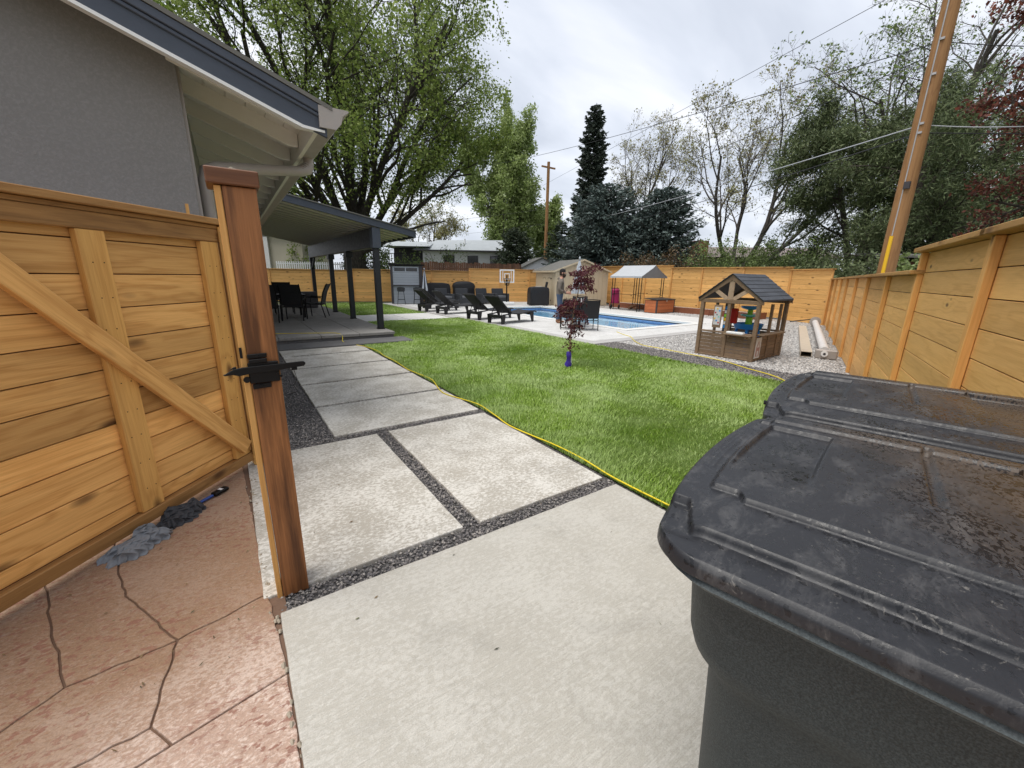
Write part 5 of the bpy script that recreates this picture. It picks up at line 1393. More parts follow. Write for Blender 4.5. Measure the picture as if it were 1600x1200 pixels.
for k in range(4): MB().box(-.02, .02, k * 2.0 + .005, k * 2.0 + 1.995, -.02, .26).build('edging_board', M_BED, bedr, bevel=.004)
MB().box(.02, .90, -.02, .02, -.02, .26).build('edging_board', M_BED, bedr, bevel=.004)
MB().box(.022, .9, .022, 7.95, -.02, .22).build('soil', M_BED_LT, bedr)
sr = thing('stroller', 'magenta child stroller standing at the right corner of the shed', 'stroller', (16.9, 15.1, 0), .6)
MB().prism_ax([(-.2, .28), (.18, .25), (.22, .35), (-.08, .42), (-.22, .92), (-.28, .9)], -.2, .2).build('seat', M_MAGENTA, sr, bevel=.02)
MB().lathe([(.2, .8), (.22, .95), (.12, 1.05)], 14, (-.15, 0, 0)).build('hood', M_MAGENTA, sr, smooth=True)
for x, y in ((.24, -.2), (.24, .2), (-.26, -.22), (-.26, .22)): MB().tube([(x, y - .02, .1), (x, y + .02, .1)], .1, 14).build('wheel', M_BLACK, sr)
for s in (-1, 1): MB().tube([(.24, s * .2, .12), (-.1, s * .22, .5), (-.42, s * .2, 1.05)], .012, 6).build('frame', M_CONDUIT, sr)
MB().tube([(-.42, -.2, 1.05), (-.42, .2, 1.05)], .016, 6).build('handle', M_BLACK, sr)
for k, (x, y, z, a) in enumerate(((17.2, 14.3, .07, .3), (17.25, 14.0, .07, .5), (17.2, 14.15, .18, .2))):
    tag(MB().tube([(x - .2 * math.cos(a), y - .2 * math.sin(a), z), (x + .2 * math.cos(a), y + .2 * math.sin(a), z)], .065, 9).build('log', M_LOG, smooth=True), ['front log on the ground under the canopy', 'rear log on the ground under the canopy', 'log lying on top of two others under the canopy'][k], 'log', 'logs under the canopy')

# ---------------------------------------------------------------- playhouse
ph = thing('playhouse', 'brown wooden playhouse with slate grey shingle roof on the gravel', 'playhouse', (8.3, 3.84, 0), .06)
PW, PD = 1.10, 1.34                 # local y: width of the gable face, local x: depth
Z0, ZE, ZR, LW = .0, 1.10, 1.66, .50
def pbox(n, x0, x1, y0, y1, z0, z1, m=M_PLAY, par=None, bev=.004): return MB().box(x0, x1, y0, y1, z0, z1).build(n, m, par or ph, bevel=bev)
for x, y in ((0, 0), (0, PW), (PD, 0), (PD, PW)): pbox('corner_post', x - .035, x + .035, y - .035, y + .035, 0, ZE)
pbox('stud', -.028, .028, PW * .50 - .03, PW * .50 + .03, 0, ZE)
for x in (PD * .47, PD * .80): pbox('stud', x - .025, x + .025, -.025, .025, 0, ZE); pbox('stud', x - .025, x + .025, PW - .025, PW + .025, .03, ZE)
# lower board walls, front (gable) side, right side, back
def boards(ax, u0, u1, c, th=.016):
    for k in range(6):
        z0 = .05 + k * .073; z1 = z0 + .068
        if ax == 'y': pbox('board', c - th / 2, c + th / 2, u0, u1, z0, z1, bev=.002)
        else: pbox('board', u0, u1, c - th / 2, c + th / 2, z0, z1, bev=.002)
boards('y', .036, PW * .5 - .031, 0); boards('y', PW * .5 + .031, PW - .036, 0)
boards('x', .036, PD * .47 - .026, 0); boards('x', PD * .47 + .026, PD * .8 - .026, 0); boards('x', PD * .8 + .026, PD - .036, 0)
boards('y', .036, PW - .036, PD)
for z in (.012, LW):
    pbox('rail', -.022, .022, .036, PW - .036, z, z + .035); pbox('rail', .036, PD - .036, -.022, .022, z, z + .035); pbox('rail', PD - .022, PD + .022, .036, PW - .036, z, z + .035)
# counter shelves outside the openings
sh = pbox('counter', -.14, -.036, .02, PW * .5 - .0, LW - .01, LW + .012)
pbox('counter_bracket', -.12, -.036, .10, .13, LW - .05, LW - .011, par=sh); pbox('counter_bracket', -.12, -.036, .42, .45, LW - .05, LW - .011, par=sh)
pbox('counter', .02, PD * .8, -.16, -.036, LW + .02, LW + .045)
# header beams, gable trim
pbox('header', -.035, .035, -.05, PW + .05, ZE + .001, ZE + .075); pbox('header', PD - .035, PD + .035, -.05, PW + .05, ZE + .001, ZE + .075)
YC = PW / 2
for xf in (-.045, PD + .02):
    for s in (-1, 1):
        MB().prism_ax([(YC + s * (YC + .085), ZE + .0), (YC + s * (YC + .085), ZE + .06), (YC, ZR), (YC, ZR - .10)], xf, xf + .028, ax='x').build('rake_board', M_PLAY, ph)
MB().beam((-.02, YC, ZE + .08), (-.02, YC, ZR - .07), .10, .02, up=(1, 0, 0)).build('gable_spoke', M_PLAY_PALE, ph)
for s in (-1, 1): MB().beam((-.02, YC + s * .06, ZE + .085), (-.02, YC + s * .30, ZE + .25), .02, .075, up=(0, 0, 1)).build('gable_spoke', M_PLAY_PALE, ph)
# roof: board deck with separate shingle courses on both slopes
for s in (-1, 1):
    y_e, z_e = YC + s * (YC + .085), ZE + .035
    MB().prism_ax([(y_e, z_e + .03), (YC, ZR + .0), (YC, ZR + .018), (y_e, z_e + .048)], -.06, PD + .06, ax='x').build('roof_deck', M_PLAYROOF, ph)
    n = 7
    for k in range(n):
        f0, f1 = k / n, (k + 1.12) / n
        f1 = min(f1, 1.0)
        pa = Vector((0, y_e + (YC - y_e) * f0, z_e + .05 + (ZR - z_e - .03) * f0)); pb_ = Vector((0, y_e + (YC - y_e) * f1, z_e + .05 + (ZR - z_e - .03) * f1))
        for j in range(3):
            x0 = -.075 + j * (PD + .15) / 3; x1 = x0 + (PD + .15) / 3 - .004
            m = MB(); V = []
            for x in (x0, x1):
                V += [(x, pa.y, pa.z + .014), (x, pb_.y, pb_.z + .002), (x, pb_.y, pb_.z - .004), (x, pa.y, pa.z + .002)]
            m.add(V, [(0, 1, 2, 3), (7, 6, 5, 4), (0, 4, 5, 1), (1, 5, 6, 2), (2, 6, 7, 3), (3, 7, 4, 0)])
            m.build('shingle', M_PLAYROOF, ph)
# toy details: doors with pictures on the left opening, poster on the side, pan on the counter
dl = pbox('shutter', -.03, -.012, PW * .5 + .12, PW * .5 + .29, .60, 1.06, M_PLAY)
pbox('picture_sheet', -.034, -.031, PW * .5 + .14, PW * .5 + .27, .66, 1.02, M_CONC_LIGHT, dl, 0)
rp = random.Random(3); pcs = [M_RED, M_BLUE, M_CONDUIT_Y, M_TEAL, M_RAG]
for k in range(8):
    y0 = PW * .5 + .15 + .04 * (k % 3) + rp.uniform(0, .01); z0 = .69 + .04 * k
    pbox('picture', -.0365, -.0345, y0, y0 + .03, z0, z0 + .028, pcs[k % 5], dl, 0)
dl2 = pbox('shutter', .05, .07, PW * .5 - .0 + .035, PW * .5 + .11, .52, 1.08, M_BARDARK)
for k in range(6): pbox('picture', .045, .049, PW * .5 + .045, PW * .5 + .10, .60 + .075 * k, .66 + .075 * k, [M_BLUE, M_WHITE, M_CONDUIT_Y, M_GREEN, M_CONC_LIGHT, M_BLUE][k], dl2, 0)
po = pbox('poster', .06, .30, -.030, -.0265, .06, .47, M_CONC_LIGHT, None, 0)
pm = MB(); pm.prism_ax([(.10, .10), (.26, .10), (.26, .28), (.18, .41), (.10, .28)], -.033, -.0305); pm.build('house_print', plain('poster_pink', (.42, .24, .21), .7), po)
pm = MB(); pm.prism_ax([(.13, .28), (.23, .28), (.18, .365)], -.035, -.0335); pm.build('gable_print', M_CONC_LIGHT, po)
pm = MB(); pm.prism_ax([(.15, .11), (.21, .11), (.21, .21), (.15, .21)], -.035, -.0335); pm.build('door_print', M_CONC_LIGHT, po)
tag(MB().box(8.16, 8.26, 4.0, 4.33, .514, .56).build('toy_tray', M_WHITE, bevel=.01), 'white toy tray with red spot on the playhouse counter', 'tray')
# water play table inside / behind the playhouse
wt = thing('water_table', 'blue and green tiered toy water table seen through the playhouse window', 'toy table', (9.05, 4.35, 0))
for k in range(4):
    a = k * PI / 2 + .4; MB().tube([(.20 * math.cos(a), .20 * math.sin(a), .56), (.24 * math.cos(a), .24 * math.sin(a), 0)], .03, 8).build('leg', M_BLUE, wt)
MB().lathe([(.10, .55), (.25, .56), (.29, .67), (.275, .67), (.24, .60), (.1, .59)], 24).build('basin', M_BLUE, wt, smooth=True)
MB().lathe([(.07, .59), (.065, .86)], 14).build('column', M_GREEN, wt, smooth=True)
MB().lathe([(.06, .80), (.17, .83), (.18, .86), (.06, .84)], 18).build('tier', M_TEAL, wt, smooth=True)
MB().lathe([(.05, .86), (.05, .96)], 12).build('column', M_GREEN, wt, smooth=True)
MB().lathe([(.05, .95), (.17, .985), (.19, 1.03), (.175, 1.03), (.05, .98)], 20).build('tier', M_BLUE, wt, smooth=True)
MB().box(-.30, -.22, .12, .26, .66, .98).build('spout', M_RED, wt, bevel=.02)

# ---------------------------------------------------------------- pool cover roller against the right fence
rl_a = math.atan2(fd.y, fd.x)
rl = thing('cover_roller', 'long white pool cover roller lying along the right fence', 'roller', (10.05, 3.22, 0), rl_a)
MB().tube([(.1, 0, .15), (7.6, 0, .15)], .088, 16).build('tube', M_CONC_LIGHT, rl, smooth=True)
e0 = MB().box(-.02, .08, -.22, .16, 0, .19).build('end_bracket', M_GUTTER, rl, bevel=.02)
MB().tube([(-.05, 0, .11), (-.021, 0, .11)], .06, 16).build('wheel_hub', M_WHITE, e0, smooth=True)
MB().tube([(-.056, 0, .11), (-.0505, 0, .11)], .025, 12).build('axle_end', M_BARDARK, e0)
MB().tube([(7.6, 0, .17), (7.70, 0, .17)], .17, 20).build('end_disc', M_GUTTER, rl)
MB().tube([(7.66, .1, .25), (7.66, .75, .12)], .02, 6).build('crank', M_BLACK, rl)
pk = thing('square_tube', 'hollow beige rectangular tube lying beside the cover roller', 'tube', (9.93, 3.50, 0), rl_a + .01)
m = MB()
for y0, y1, z0, z1 in ((-.10, .10, .0, .008), (-.10, .10, .112, .12), (-.10, -.092, .008, .112), (.092, .10, .008, .112)): m.box(0, 6.3, y0, y1, z0, z1)
m.build('profile', plain('beige_profile', (.50, .43, .34), .5, .12, 6), pk)

# ---------------------------------------------------------------- dining set on the patio
def make_dining_chair():
    t_ = thing('dining_chair', '', 'chair', group='dark patio dining chairs')
    MB().prism_ax([(-.28, .42), (.22, .45), (.22, .42), (-.28, .39)], -.26, .26).build('seat', M_SLING, t_, bevel=.01)
    MB().prism_ax([(-.26, .44), (-.23, .44), (-.30, .78), (-.42, 1.04), (-.47, 1.05), (-.35, .78)], -.26, .26).build('back', M_SLING, t_)
    for s in (-1, 1):
        MB().tube([(.20, s * .28, 0), (.22, s * .28, .42), (.18, s * .29, .64), (-.26, s * .29, .62)], .016, 8).build('arm_frame', M_BLACK, t_, smooth=True)
        MB().tube([(-.34, s * .28, 0), (-.24, s * .28, .42), (-.32, s * .28, .78), (-.47, s * .27, 1.06)], .016, 8).build('back_frame', M_BLACK, t_, smooth=True)
    return t_
d1 = make_dining_chair(); d1['label'] = 'dark dining chair at the right end of the patio table, seen from the side'; d1.location = (2.25, 14.7, .17); d1.rotation_euler = (0, 0, 2.75)
d2 = copy_tree(d1); d2['label'] = 'dark dining chair with its back to the camera at the patio table'; d2.location = (1.55, 13.9, .17); d2.rotation_euler = (0, 0, 1.25)
d3 = copy_tree(d1); d3['label'] = 'leftmost dark dining chair at the patio table'; d3.location = (.85, 13.6, .17); d3.rotation_euler = (0, 0, 1.35)
d4 = copy_tree(d1); d4['label'] = 'dark dining chair on the far side of the patio table'; d4.location = (1.5, 16.2, .17); d4.rotation_euler = (0, 0, -1.6)
dt = thing('dining_table', 'dark patio dining table under the roof', 'table', (1.25, 15.0, .17))
MB().box(-.75, .75, -.5, .5, .69, .72).build('tabletop', M_BLACK, dt, bevel=.008)
for x in (-.65, .65):
    for y in (-.42, .42): MB().box(x - .03, x + .03, y - .03, y + .03, 0, .69).build('leg', M_BLACK, dt)
fp = thing('planter_box', 'dark slatted planter box beside the far patio post', 'planter', (2.55, 18.6, .17))
for k in range(4): MB().box(-.35, .35, -.3, .3, .02 + k * .16, .02 + k * .16 + .145).build('slat', M_BARDARK, fp, bevel=.005)
# ---------------------------------------------------------------- vegetation
def nrm(v): return v / (np.linalg.norm(v) + 1e-9)
def perp_rot(rg, d, ang):
    a = rg.normal(size=3); a = nrm(a - d * a.dot(d)); return nrm(d * math.cos(ang) + a * math.sin(ang))
def grow(rg, p, d, L, r, lev, P, out, tips):
    n = P['seg'][lev]; pts = [p]; rad = [r]; ds = [d]
    for i in range(n):
        d = nrm(d + rg.normal(0, P['wob'][lev], 3) + np.array([0, 0, P['up'][lev]]))
        p = p + d * L / n; pts.append(p); rad.append(r * (1 - (1 - P['tap']) * (i + 1) / n)); ds.append(d)
    out.append((np.array(pts), np.array(rad), lev))
    if lev == P['max']:
        tips.append(np.array(pts)); return
    for j in range(P['kids'][lev]):
        t = P['t0'][lev] + (1 - P['t0'][lev]) * (j + rg.random()) / P['kids'][lev]
        k = min(n, max(0, int(t * n))); f = t * n - k
        pp = pts[k] if k >= n else pts[k] * (1 - f) + pts[k + 1] * f
        cd = perp_rot(rg, ds[k], P['ang'][lev] * rg.uniform(.7, 1.25))
        grow(rg, pp, cd, L * P['len'][lev] * rg.uniform(.7, 1.2) * (1.15 - .45 * t), max(P.get('rmin', .006), rad[k] * P['rr'][lev]), lev + 1, P, out, tips)
def tubes_np(out, sides=(7, 6, 4, 3, 3, 3)):
    Vs, Fs, off = [], [], 0
    for pts, rad, lev in out:
        n = sides[min(lev, len(sides) - 1)]; m = len(pts)
        d = np.gradient(pts, axis=0); d /= np.linalg.norm(d, axis=1)[:, None] + 1e-9
        ref = np.array([0.31, .87, .12]); x = np.cross(d, ref); x /= np.linalg.norm(x, axis=1)[:, None] + 1e-9; y = np.cross(d, x)
        a = np.arange(n) * 2 * PI / n
        ringv = pts[:, None, :] + rad[:, None, None] * (x[:, None, :] * np.cos(a)[None, :, None] + y[:, None, :] * np.sin(a)[None, :, None])
        Vs.append(ringv.reshape(-1, 3))
        i, k = np.meshgrid(np.arange(m - 1), np.arange(n), indexing='ij'); k2 = (k + 1) % n
        Fs.append((off + np.stack([i * n + k, i * n + k2, (i + 1) * n + k2, (i + 1) * n + k], -1)).reshape(-1, 4)); off += m * n
    return np.concatenate(Vs), np.concatenate(Fs)
def cards(rg, C, size, aspect=.55, axis=None, droop=0.0, spread=1.0):
    """one small leaf-shaped quad (kite) for each centre; optional main axis"""
    n = len(C)
    u = rg.normal(size=(n, 3)) * spread
    if axis is not None: u = u + axis
    u[:, 2] -= droop; u /= np.linalg.norm(u, axis=1)[:, None] + 1e-9
    w = rg.normal(size=(n, 3)); w -= u * (w * u).sum(1)[:, None]; w /= np.linalg.norm(w, axis=1)[:, None] + 1e-9
    s = size * rg.uniform(.45, 1.55, (n, 1))
    V = np.stack([C - u * s * .5, C + w * s * aspect * .5 + u * s * .05, C + u * s * .5, C - w * s * aspect * .5 + u * s * .05], 1).reshape(-1, 3)
    return V, np.arange(4 * n).reshape(n, 4)
def leaf_pts(rg, tips, per, jit):
    k = len(tips); out = []
    for pts in tips:
        m = max(1, rg.poisson(per)); i = rg.integers(0, len(pts) - 1, m); f = rg.random((m, 1))
        out.append(pts[i] * (1 - f) + pts[i + 1] * f + rg.normal(0, jit, (m, 3)))
    return np.concatenate(out)
side_ok = None
def tree(name, label, loc, seed, stems, P, leaf, per, jit, size, bark, group=None, aspect=.6, droop=0, spread=1.0, trim=None, cat='tree'):
    rg = np.random.default_rng(seed); out, tips = [], []
    for (d, L, r, z0) in stems:
        grow(rg, np.array([0, 0, z0], float), nrm(np.array(d, float)), L, r, 0, P, out, tips)
    if trim is not None:
        cut = []
        for pts, rad, lev in out:
            ok = side_ok(pts) if lev < 2 else trim(pts)
            k = len(pts) if ok.all() else int(np.argmin(ok))
            if lev >= 2 and k < len(pts): continue
            if k > 1: cut.append((pts[:k], rad[:k], lev))
        out = cut
    t_ = thing(name, label, cat, loc, 0, group)
    V, F = tubes_np(out); np_obj('trunk', V, F, bark, t_, smooth=True)
    if per:
        C = leaf_pts(rg, tips, per, jit)
        if trim is not None: C = C[trim(C)]
        V, F = cards(rg, C, size, aspect, None, droop, spread); np_obj('crown', V, F, leaf, t_)
    return t_
def spruce(name, label, loc, seed, Ht, Rm, leaf, n_whorl, n_br, per, size, pw=.85, z0=.4, lean=(0, 0), dens=1.0, group=None):
    rg = np.random.default_rng(seed)
    t_ = thing(name, label, 'tree', loc, 0, group)
    zz = np.linspace(0, Ht, 9); tp = np.stack([lean[0] * (zz / Ht) ** 1.5, lean[1] * (zz / Ht) ** 1.5, zz], 1)
    out = [(tp, np.linspace(Rm * .065, .02, 9), 0)]
    C, A = [], []
    for i in range(n_whorl):
        f = (i + rg.random()) / n_whorl; z = z0 + (Ht - z0) * f
        rmax = Rm * (1 - f) ** pw * rg.uniform(.78, 1.12) + .12
        c0 = np.array([lean[0] * (z / Ht) ** 1.5, lean[1] * (z / Ht) ** 1.5, z])
        for k in range(max(4, int(n_br * (1 - f * .55)))):
            a = rg.uniform(0, 2 * PI); rl_ = rmax * rg.uniform(.65, 1.08)
            d = np.array([math.cos(a), math.sin(a), 0]); m = 4; s = np.linspace(0, 1, m)
            lift = .22 * (f - .45)
            pts = c0 + d * (s * rl_)[:, None] + np.array([0, 0, 1]) * ((lift * s - .30 * s * (1 - s) * 1.2 + .10 * s ** 3) * rl_)[:, None]
            out.append((pts, np.linspace(max(.012, rl_ * .016), .006, m), 2))
            q = max(3, int(.8 * per * rl_ * dens)); ss = rg.uniform(.12, 1, q) ** .75
            P_ = np.stack([np.interp(ss, s, pts[:, j]) for j in range(3)], 1)
            side = np.array([-d[1], d[0], 0]) * rg.normal(0, 1, (q, 1)) * (.17 * rl_ * (1.25 - ss))[:, None]
            C.append(P_ + side + rg.normal(0, .05, (q, 3)) - np.array([0, 0, .04])); A.append(np.tile(d, (q, 1)) * 1.1 + side / (np.abs(side).max() + .05) + np.array([0, 0, .12]))
    V, F = tubes_np(out, (8, 5, 4)); np_obj('trunk', V, F, B_PINE, t_, smooth=True)
    C = np.concatenate(C); A = np.concatenate(A)
    V, F = cards(rg, C, size, .36, A, .18, .45); np_obj('crown', V, F, leaf, t_)
    return t_


# the big multi-stemmed elm behind the patio
P_ELM = dict(seg=(9, 6, 4, 3, 2), wob=(.07, .13, .17, .22, .25), up=(.03, .03, .0, -.03, -.05), kids=(10, 7, 5, 4, 0), t0=(.05, .2, .2, .15, 0), ang=(.62, .65, .75, .8, .8), len=(.52, .52, .55, .6, 1), rr=(.52, .52, .5, .5, .5), tap=.35, max=4, rmin=.011)
stems = [((-.55, -.10, 1), 15, 0.300, 3.2), ((-.28, .2, 1), 18, 0.315, 3.0), ((-.02, -.15, 1), 19, 0.338, 3.2), ((.24, .25, 1), 18, 0.315, 3.0), ((.62, -.25, 1), 14, 0.285, 3.0), ((.95, -.55, .66), 10.5, 0.240, 2.6), ((-.85, -.5, .9), 13, 0.270, 2.8), ((.30, -.5, 1), 16, 0.285, 3.0)]
def side_ok(C):
    lat = C[:, 0] * _r.x + C[:, 1] * _r.y; z = C[:, 2]
    return lat < 9.2 - .7 * np.maximum(0, z - 14.0)
def elm_trim(C):
    lat = C[:, 0] * _r.x + C[:, 1] * _r.y; z = C[:, 2]
    return (z > 4.6 + .58 * np.maximum(0, lat - 1.5)) & (lat < 11.4 - .70 * np.maximum(0, z - 15.0))
el = tree('elm_tree', 'huge multi-stemmed spring-green tree behind the patio roof', (7.84, 32.20, 0), 5, stems, P_ELM, L_ELM, 15, .30, .16, B_ELM, droop=.25, trim=elm_trim)
MB().tube([(0, 0, -.1), (.05, 0, 1.5), (.1, .05, 3.3)], [.95, .75, .78], 14).build('trunk', B_ELM, el, smooth=True)
# upright pale green tree left of the middle
P_POP = dict(seg=(9, 5, 4, 2), wob=(.05, .10, .14, .2), up=(.05, .14, .10, .06), kids=(18, 7, 5, 0), t0=(.04, .2, .15, 0), ang=(.55, .55, .6, .7), len=(.36, .45, .5, 1), rr=(.42, .5, .5, .5), tap=.25, max=3, rmin=.012)
tree('poplar_tree', 'tall upright pale green tree beyond the white house', (30.52, 45.76, 0), 9, [((.06, -.04, 1), 16.5, .36, 0), ((.20, -.12, 1), 14.5, .26, 1.5), ((-.26, .18, 1), 13.5, .26, 1.5)], P_POP, L_POPLAR, 38, .30, .26, B_GREY, droop=-.05)
tree('poplar_tree', 'lower rounded green tree at the foot of the far utility pole', (37.00, 44.96, 0), 31, [((.1, 0, 1), 9, .22, 0), ((-.3, .2, 1), 8, .2, 1)], P_POP, L_POPLAR, 26, .3, .3, B_GREY)
# conifers behind the beige shed
spruce('spruce_tree', 'tall narrow dark spruce rising above the other conifers', (36.70, 37.89, 0), 3, 20.3, 2.7, L_SPRUCE_D, 80, 22, 26, .40, .42)
spruce('spruce_tree', 'slim russet conifer close to the right of the tall dark spruce', (40.76, 38.75, 0), 23, 12.5, 2.1, L_BROWNB, 30, 10, 14, .36, .7)
spruce('blue_spruce_tree', 'broad blue-grey spruce behind the beige shed', (22.89, 21.89, 0), 12, 7.9, 4.4, L_SPRUCE, 48, 24, 30, .25, .45)
spruce('blue_spruce_tree', 'blue-grey spruce leaning right behind the grey canopy', (25.31, 20.24, 0), 13, 7.7, 4.2, L_SPRUCE, 46, 24, 30, .25, .4, lean=(1.3, -.8))
spruce('spruce_tree', 'squat dark green spruce between the white house and the white shed', (24.46, 35.37, 0), 14, 6.2, 3.4, L_SPRUCE_G, 36, 22, 24, .26, .5)
spruce('spruce_tree', 'dark green spruce filling the gap left of the blue one', (28.19, 32.81, 0), 15, 7.0, 3.2, L_SPRUCE_G, 34, 18, 20, .28, .6)
# bare and budding trees
P_BARE = dict(seg=(8, 5, 4, 3, 2), wob=(.10, .15, .2, .25, .3), up=(.04, .05, .03, .02, .0), kids=(7, 6, 5, 5, 0), t0=(.3, .2, .2, .15, 0), ang=(.55, .6, .7, .75, .8), len=(.58, .55, .55, .55, 1), rr=(.55, .52, .5, .5, .5), tap=.35, max=4, rmin=.009)
tree('bare_tree', 'leafless pinkish grey tree right of the tall spruce', (39.88, 33.29, 0), 41, [((.1, 0, 1), 11.5, .24, 3), ((-.25, .1, 1), 10.5, .2, 3), ((.55, -.2, 1), 10, .18, 3)], P_BARE, L_BUD, 1.3, .16, .17, B_GREY)
tree('budding_tree', 'spreading bare tree with pale buds right of the blue spruces', (33.09, 17.34, 0), 42, [((.05, 0, 1), 11, .22, .5), ((-.42, .1, 1), 10, .19, .8), ((.62, -.35, 1), 10, .19, .8), ((.25, .3, 1), 10.5, .18, .8)], P_BARE, L_BUD, 2.4, .12, .14, B_GREY)
tree('budding_tree', 'thin budding tree high behind the utility pole on the right', (32.88, 6.57, 0), 43, [((-.35, 0, 1), 12, .24, 1), ((-.75, .2, 1), 10, .2, 2), ((.15, .0, 1), 12, .22, 1), ((.6, -.2, 1), 11, .2, 2)], P_BARE, L_SHRUB, 2.4, .13, .13, B_GREY)
tree('bare_tree', 'distant pale leafless tree over the white house roof', (24.73, 58.21, 0), 44, [((.1, 0, 1), 7.5, .2, 2), ((-.5, .1, 1), 6.5, .16, 2), ((.5, -.1, 1), 6.5, .16, 2)], P_BARE, L_BUD, 1.8, .2, .22, B_GREY)
# dark pines on the right with two trunks
P_PINE = dict(seg=(8, 5, 4, 2), wob=(.06, .12, .18, .25), up=(.02, -.01, -.05, -.12), kids=(13, 7, 6, 0), t0=(.15, .2, .2, 0), ang=(1.05, .75, .8, .8), len=(.44, .5, .48, 1), rr=(.38, .5, .5, .5), tap=.3, max=3, rmin=.01)
tree('pine_tree', 'dark green pine left of the utility pole', (28.33, 8.48, 0), 51, [((-.02, .0, 1), 9.6, .26, 0), ((-.30, .1, 1), 8.0, .2, 1.0)], P_PINE, L_PINE, 66, .19, .19, B_PINE, aspect=.2, droop=.5)
tree('pine_tree', 'dark green pine right of the utility pole, its trunk leaning', (25.67, 5.45, 0), 52, [((.05, .05, 1), 8.2, .26, 0), ((.35, -.2, 1), 6.6, .2, 1.2), ((-.25, .2, 1), 7.2, .2, 1)], P_PINE, L_PINE, 50, .17, .16, B_PINE, aspect=.2, droop=.5)
tree('pine_tree', 'dark pine at the far right edge behind the red tree', (30.04, 3.67, 0), 53, [((0, 0, 1), 6.2, .25, 0), ((-.4, .2, 1), 5.6, .2, .8)], P_PINE, L_PINE, 34, .15, .15, B_PINE, aspect=.2, droop=.5)
P_ARC = dict(seg=(8, 5, 4, 2), wob=(.08, .14, .2, .25), up=(.0, -.03, -.06, -.08), kids=(10, 6, 5, 0), t0=(.2, .15, .15, 0), ang=(.8, .8, .8, .8), len=(.5, .5, .5, 1), rr=(.5, .5, .5, .5), tap=.3, max=3, rmin=.006)
tree('red_leaf_tree', 'dark red leaved branches hanging in at the upper right', (15.84, 0.06, 0), 61, [((-.30, .12, 1), 6.2, .15, 1.4), ((-.65, .35, 1), 5.6, .12, 1.8), ((.2, .1, 1), 5.5, .15, 1.2)], P_ARC, L_REDTREE, 44, .10, .085, B_ELM, droop=.2)
# shrubs beyond the fences
def shrub(label, loc, seed, h, w, leaf, n, size, name='shrub', bare=.3):
    rg = np.random.default_rng(seed); out, tips = [], []
    P = dict(seg=(5, 4, 3), wob=(.15, .2, .25), up=(.04, .03, .02), kids=(5, 5, 0), t0=(.2, .2, 0), ang=(.6, .7, .8), len=(.5, .5, 1), rr=(.5, .5, .5), tap=.4, max=2, rmin=.006)
    for k in range(7):
        a = rg.uniform(0, 2 * PI); grow(rg, np.array([rg.normal(0, w * .15), rg.normal(0, w * .15), 0]), nrm(np.array([math.cos(a) * w / h * .8, math.sin(a) * w / h * .8, 1])), h * rg.uniform(.7, 1.0), .03, 0, P, out, tips)
    t_ = thing(name, label, 'shrub', loc, 0, 'shrubs beyond the back fence')
    V, F = tubes_np(out, (4, 3, 3)); np_obj('stems', V, F, B_GREY, t_, smooth=True)
    C = leaf_pts(rg, tips, n / len(tips), w * .07)
    V, F = cards(rg, C, size, .6); np_obj('foliage', V, F, leaf, t_)
    return t_
shrub('russet leafless bush behind the grey canopy', (22.05, 17.63, 0), 71, 3.0, 2.4, L_BROWNB, 4200, .11)
shrub('brown thicket under the broad blue spruce', (23.84, 17.01, 0), 72, 3.1, 2.2, L_BROWNB, 3800, .11)
shrub('yellow-green bush behind the left of the playhouse roof', (25.37, 15.35, 0), 73, 3.2, 2.2, L_SHRUB, 4200, .10)
shrub('tall pale green bush behind the playhouse', (26.63, 13.28, 0), 74, 3.9, 2.2, L_SHRUB, 5000, .11)
shrub('low green bush behind the far fence corner', (26.39, 11.02, 0), 75, 3.3, 2.0, L_SHRUB, 4200, .10)
shrub('dark green bush left of the utility pole base', (23.25, 8.32, 0), 76, 2.8, 2.0, L_PINE, 4200, .11)
shrub('pale sapling in front of the white house', (14.72, 31.13, 0), 77, 3.6, .9, L_SHRUB, 900, .12)
shrub('yellow-green bush left of the garden bar', (10.15, 31.83, 0), 78, 3.6, 1.9, L_SHRUB, 2600, .13)
shrub('small bush behind the left end of the garden bar', (12.00, 31.78, 0), 79, 3.0, 1.2, L_SHRUB, 1200, .12)
shrub('dark bush under the patio roof corner', (9.10, 33.77, 0), 80, 3.4, 2.2, L_SPRUCE_G, 3200, .14)
shrub('green bush seen beside the far patio post', (6.08, 41.89, 0), 81, 4.4, 2.2, L_ELM, 3000, .16)
shrub('bright fern-like bush behind the fence step on the right', (14.38, 2.88, 0), 82, 1.95, 1.2, L_SHRUB, 2600, .10)
shrub('dark evergreen bush filling the gap left of the pole', (21.04, 6.19, 0), 90, 3.0, 2.6, L_PINE, 5200, 0.11)
shrub('dark evergreen bush right behind the pole foot', (19.89, 4.56, 0), 91, 2.7, 2.2, L_PINE, 4600, 0.1)
shrub('low dark hedge bush behind the far fence corner', (29.80, 11.11, 0), 92, 4.2, 2.8, L_SPRUCE_G, 5000, 0.13)
shrub('mid green bush at the left foot of the pines', (26.27, 8.68, 0), 93, 3.6, 2.4, L_SHRUB, 4200, 0.11)
shrub('dark bush behind the fence at the right edge', (19.28, 2.55, 0), 94, 2.9, 2.4, L_PINE, 4200, 0.1)
shrub('olive bush between the russet thicket and the chimney', (26.23, 17.18, 0), 95, 3.5, 2.2, L_PINE, 3600, 0.12)
shrub('low pale bush below the brick chimney', (30.67, 20.21, 0), 84, 3.4, 1.8, L_BUD, 2600, .11)

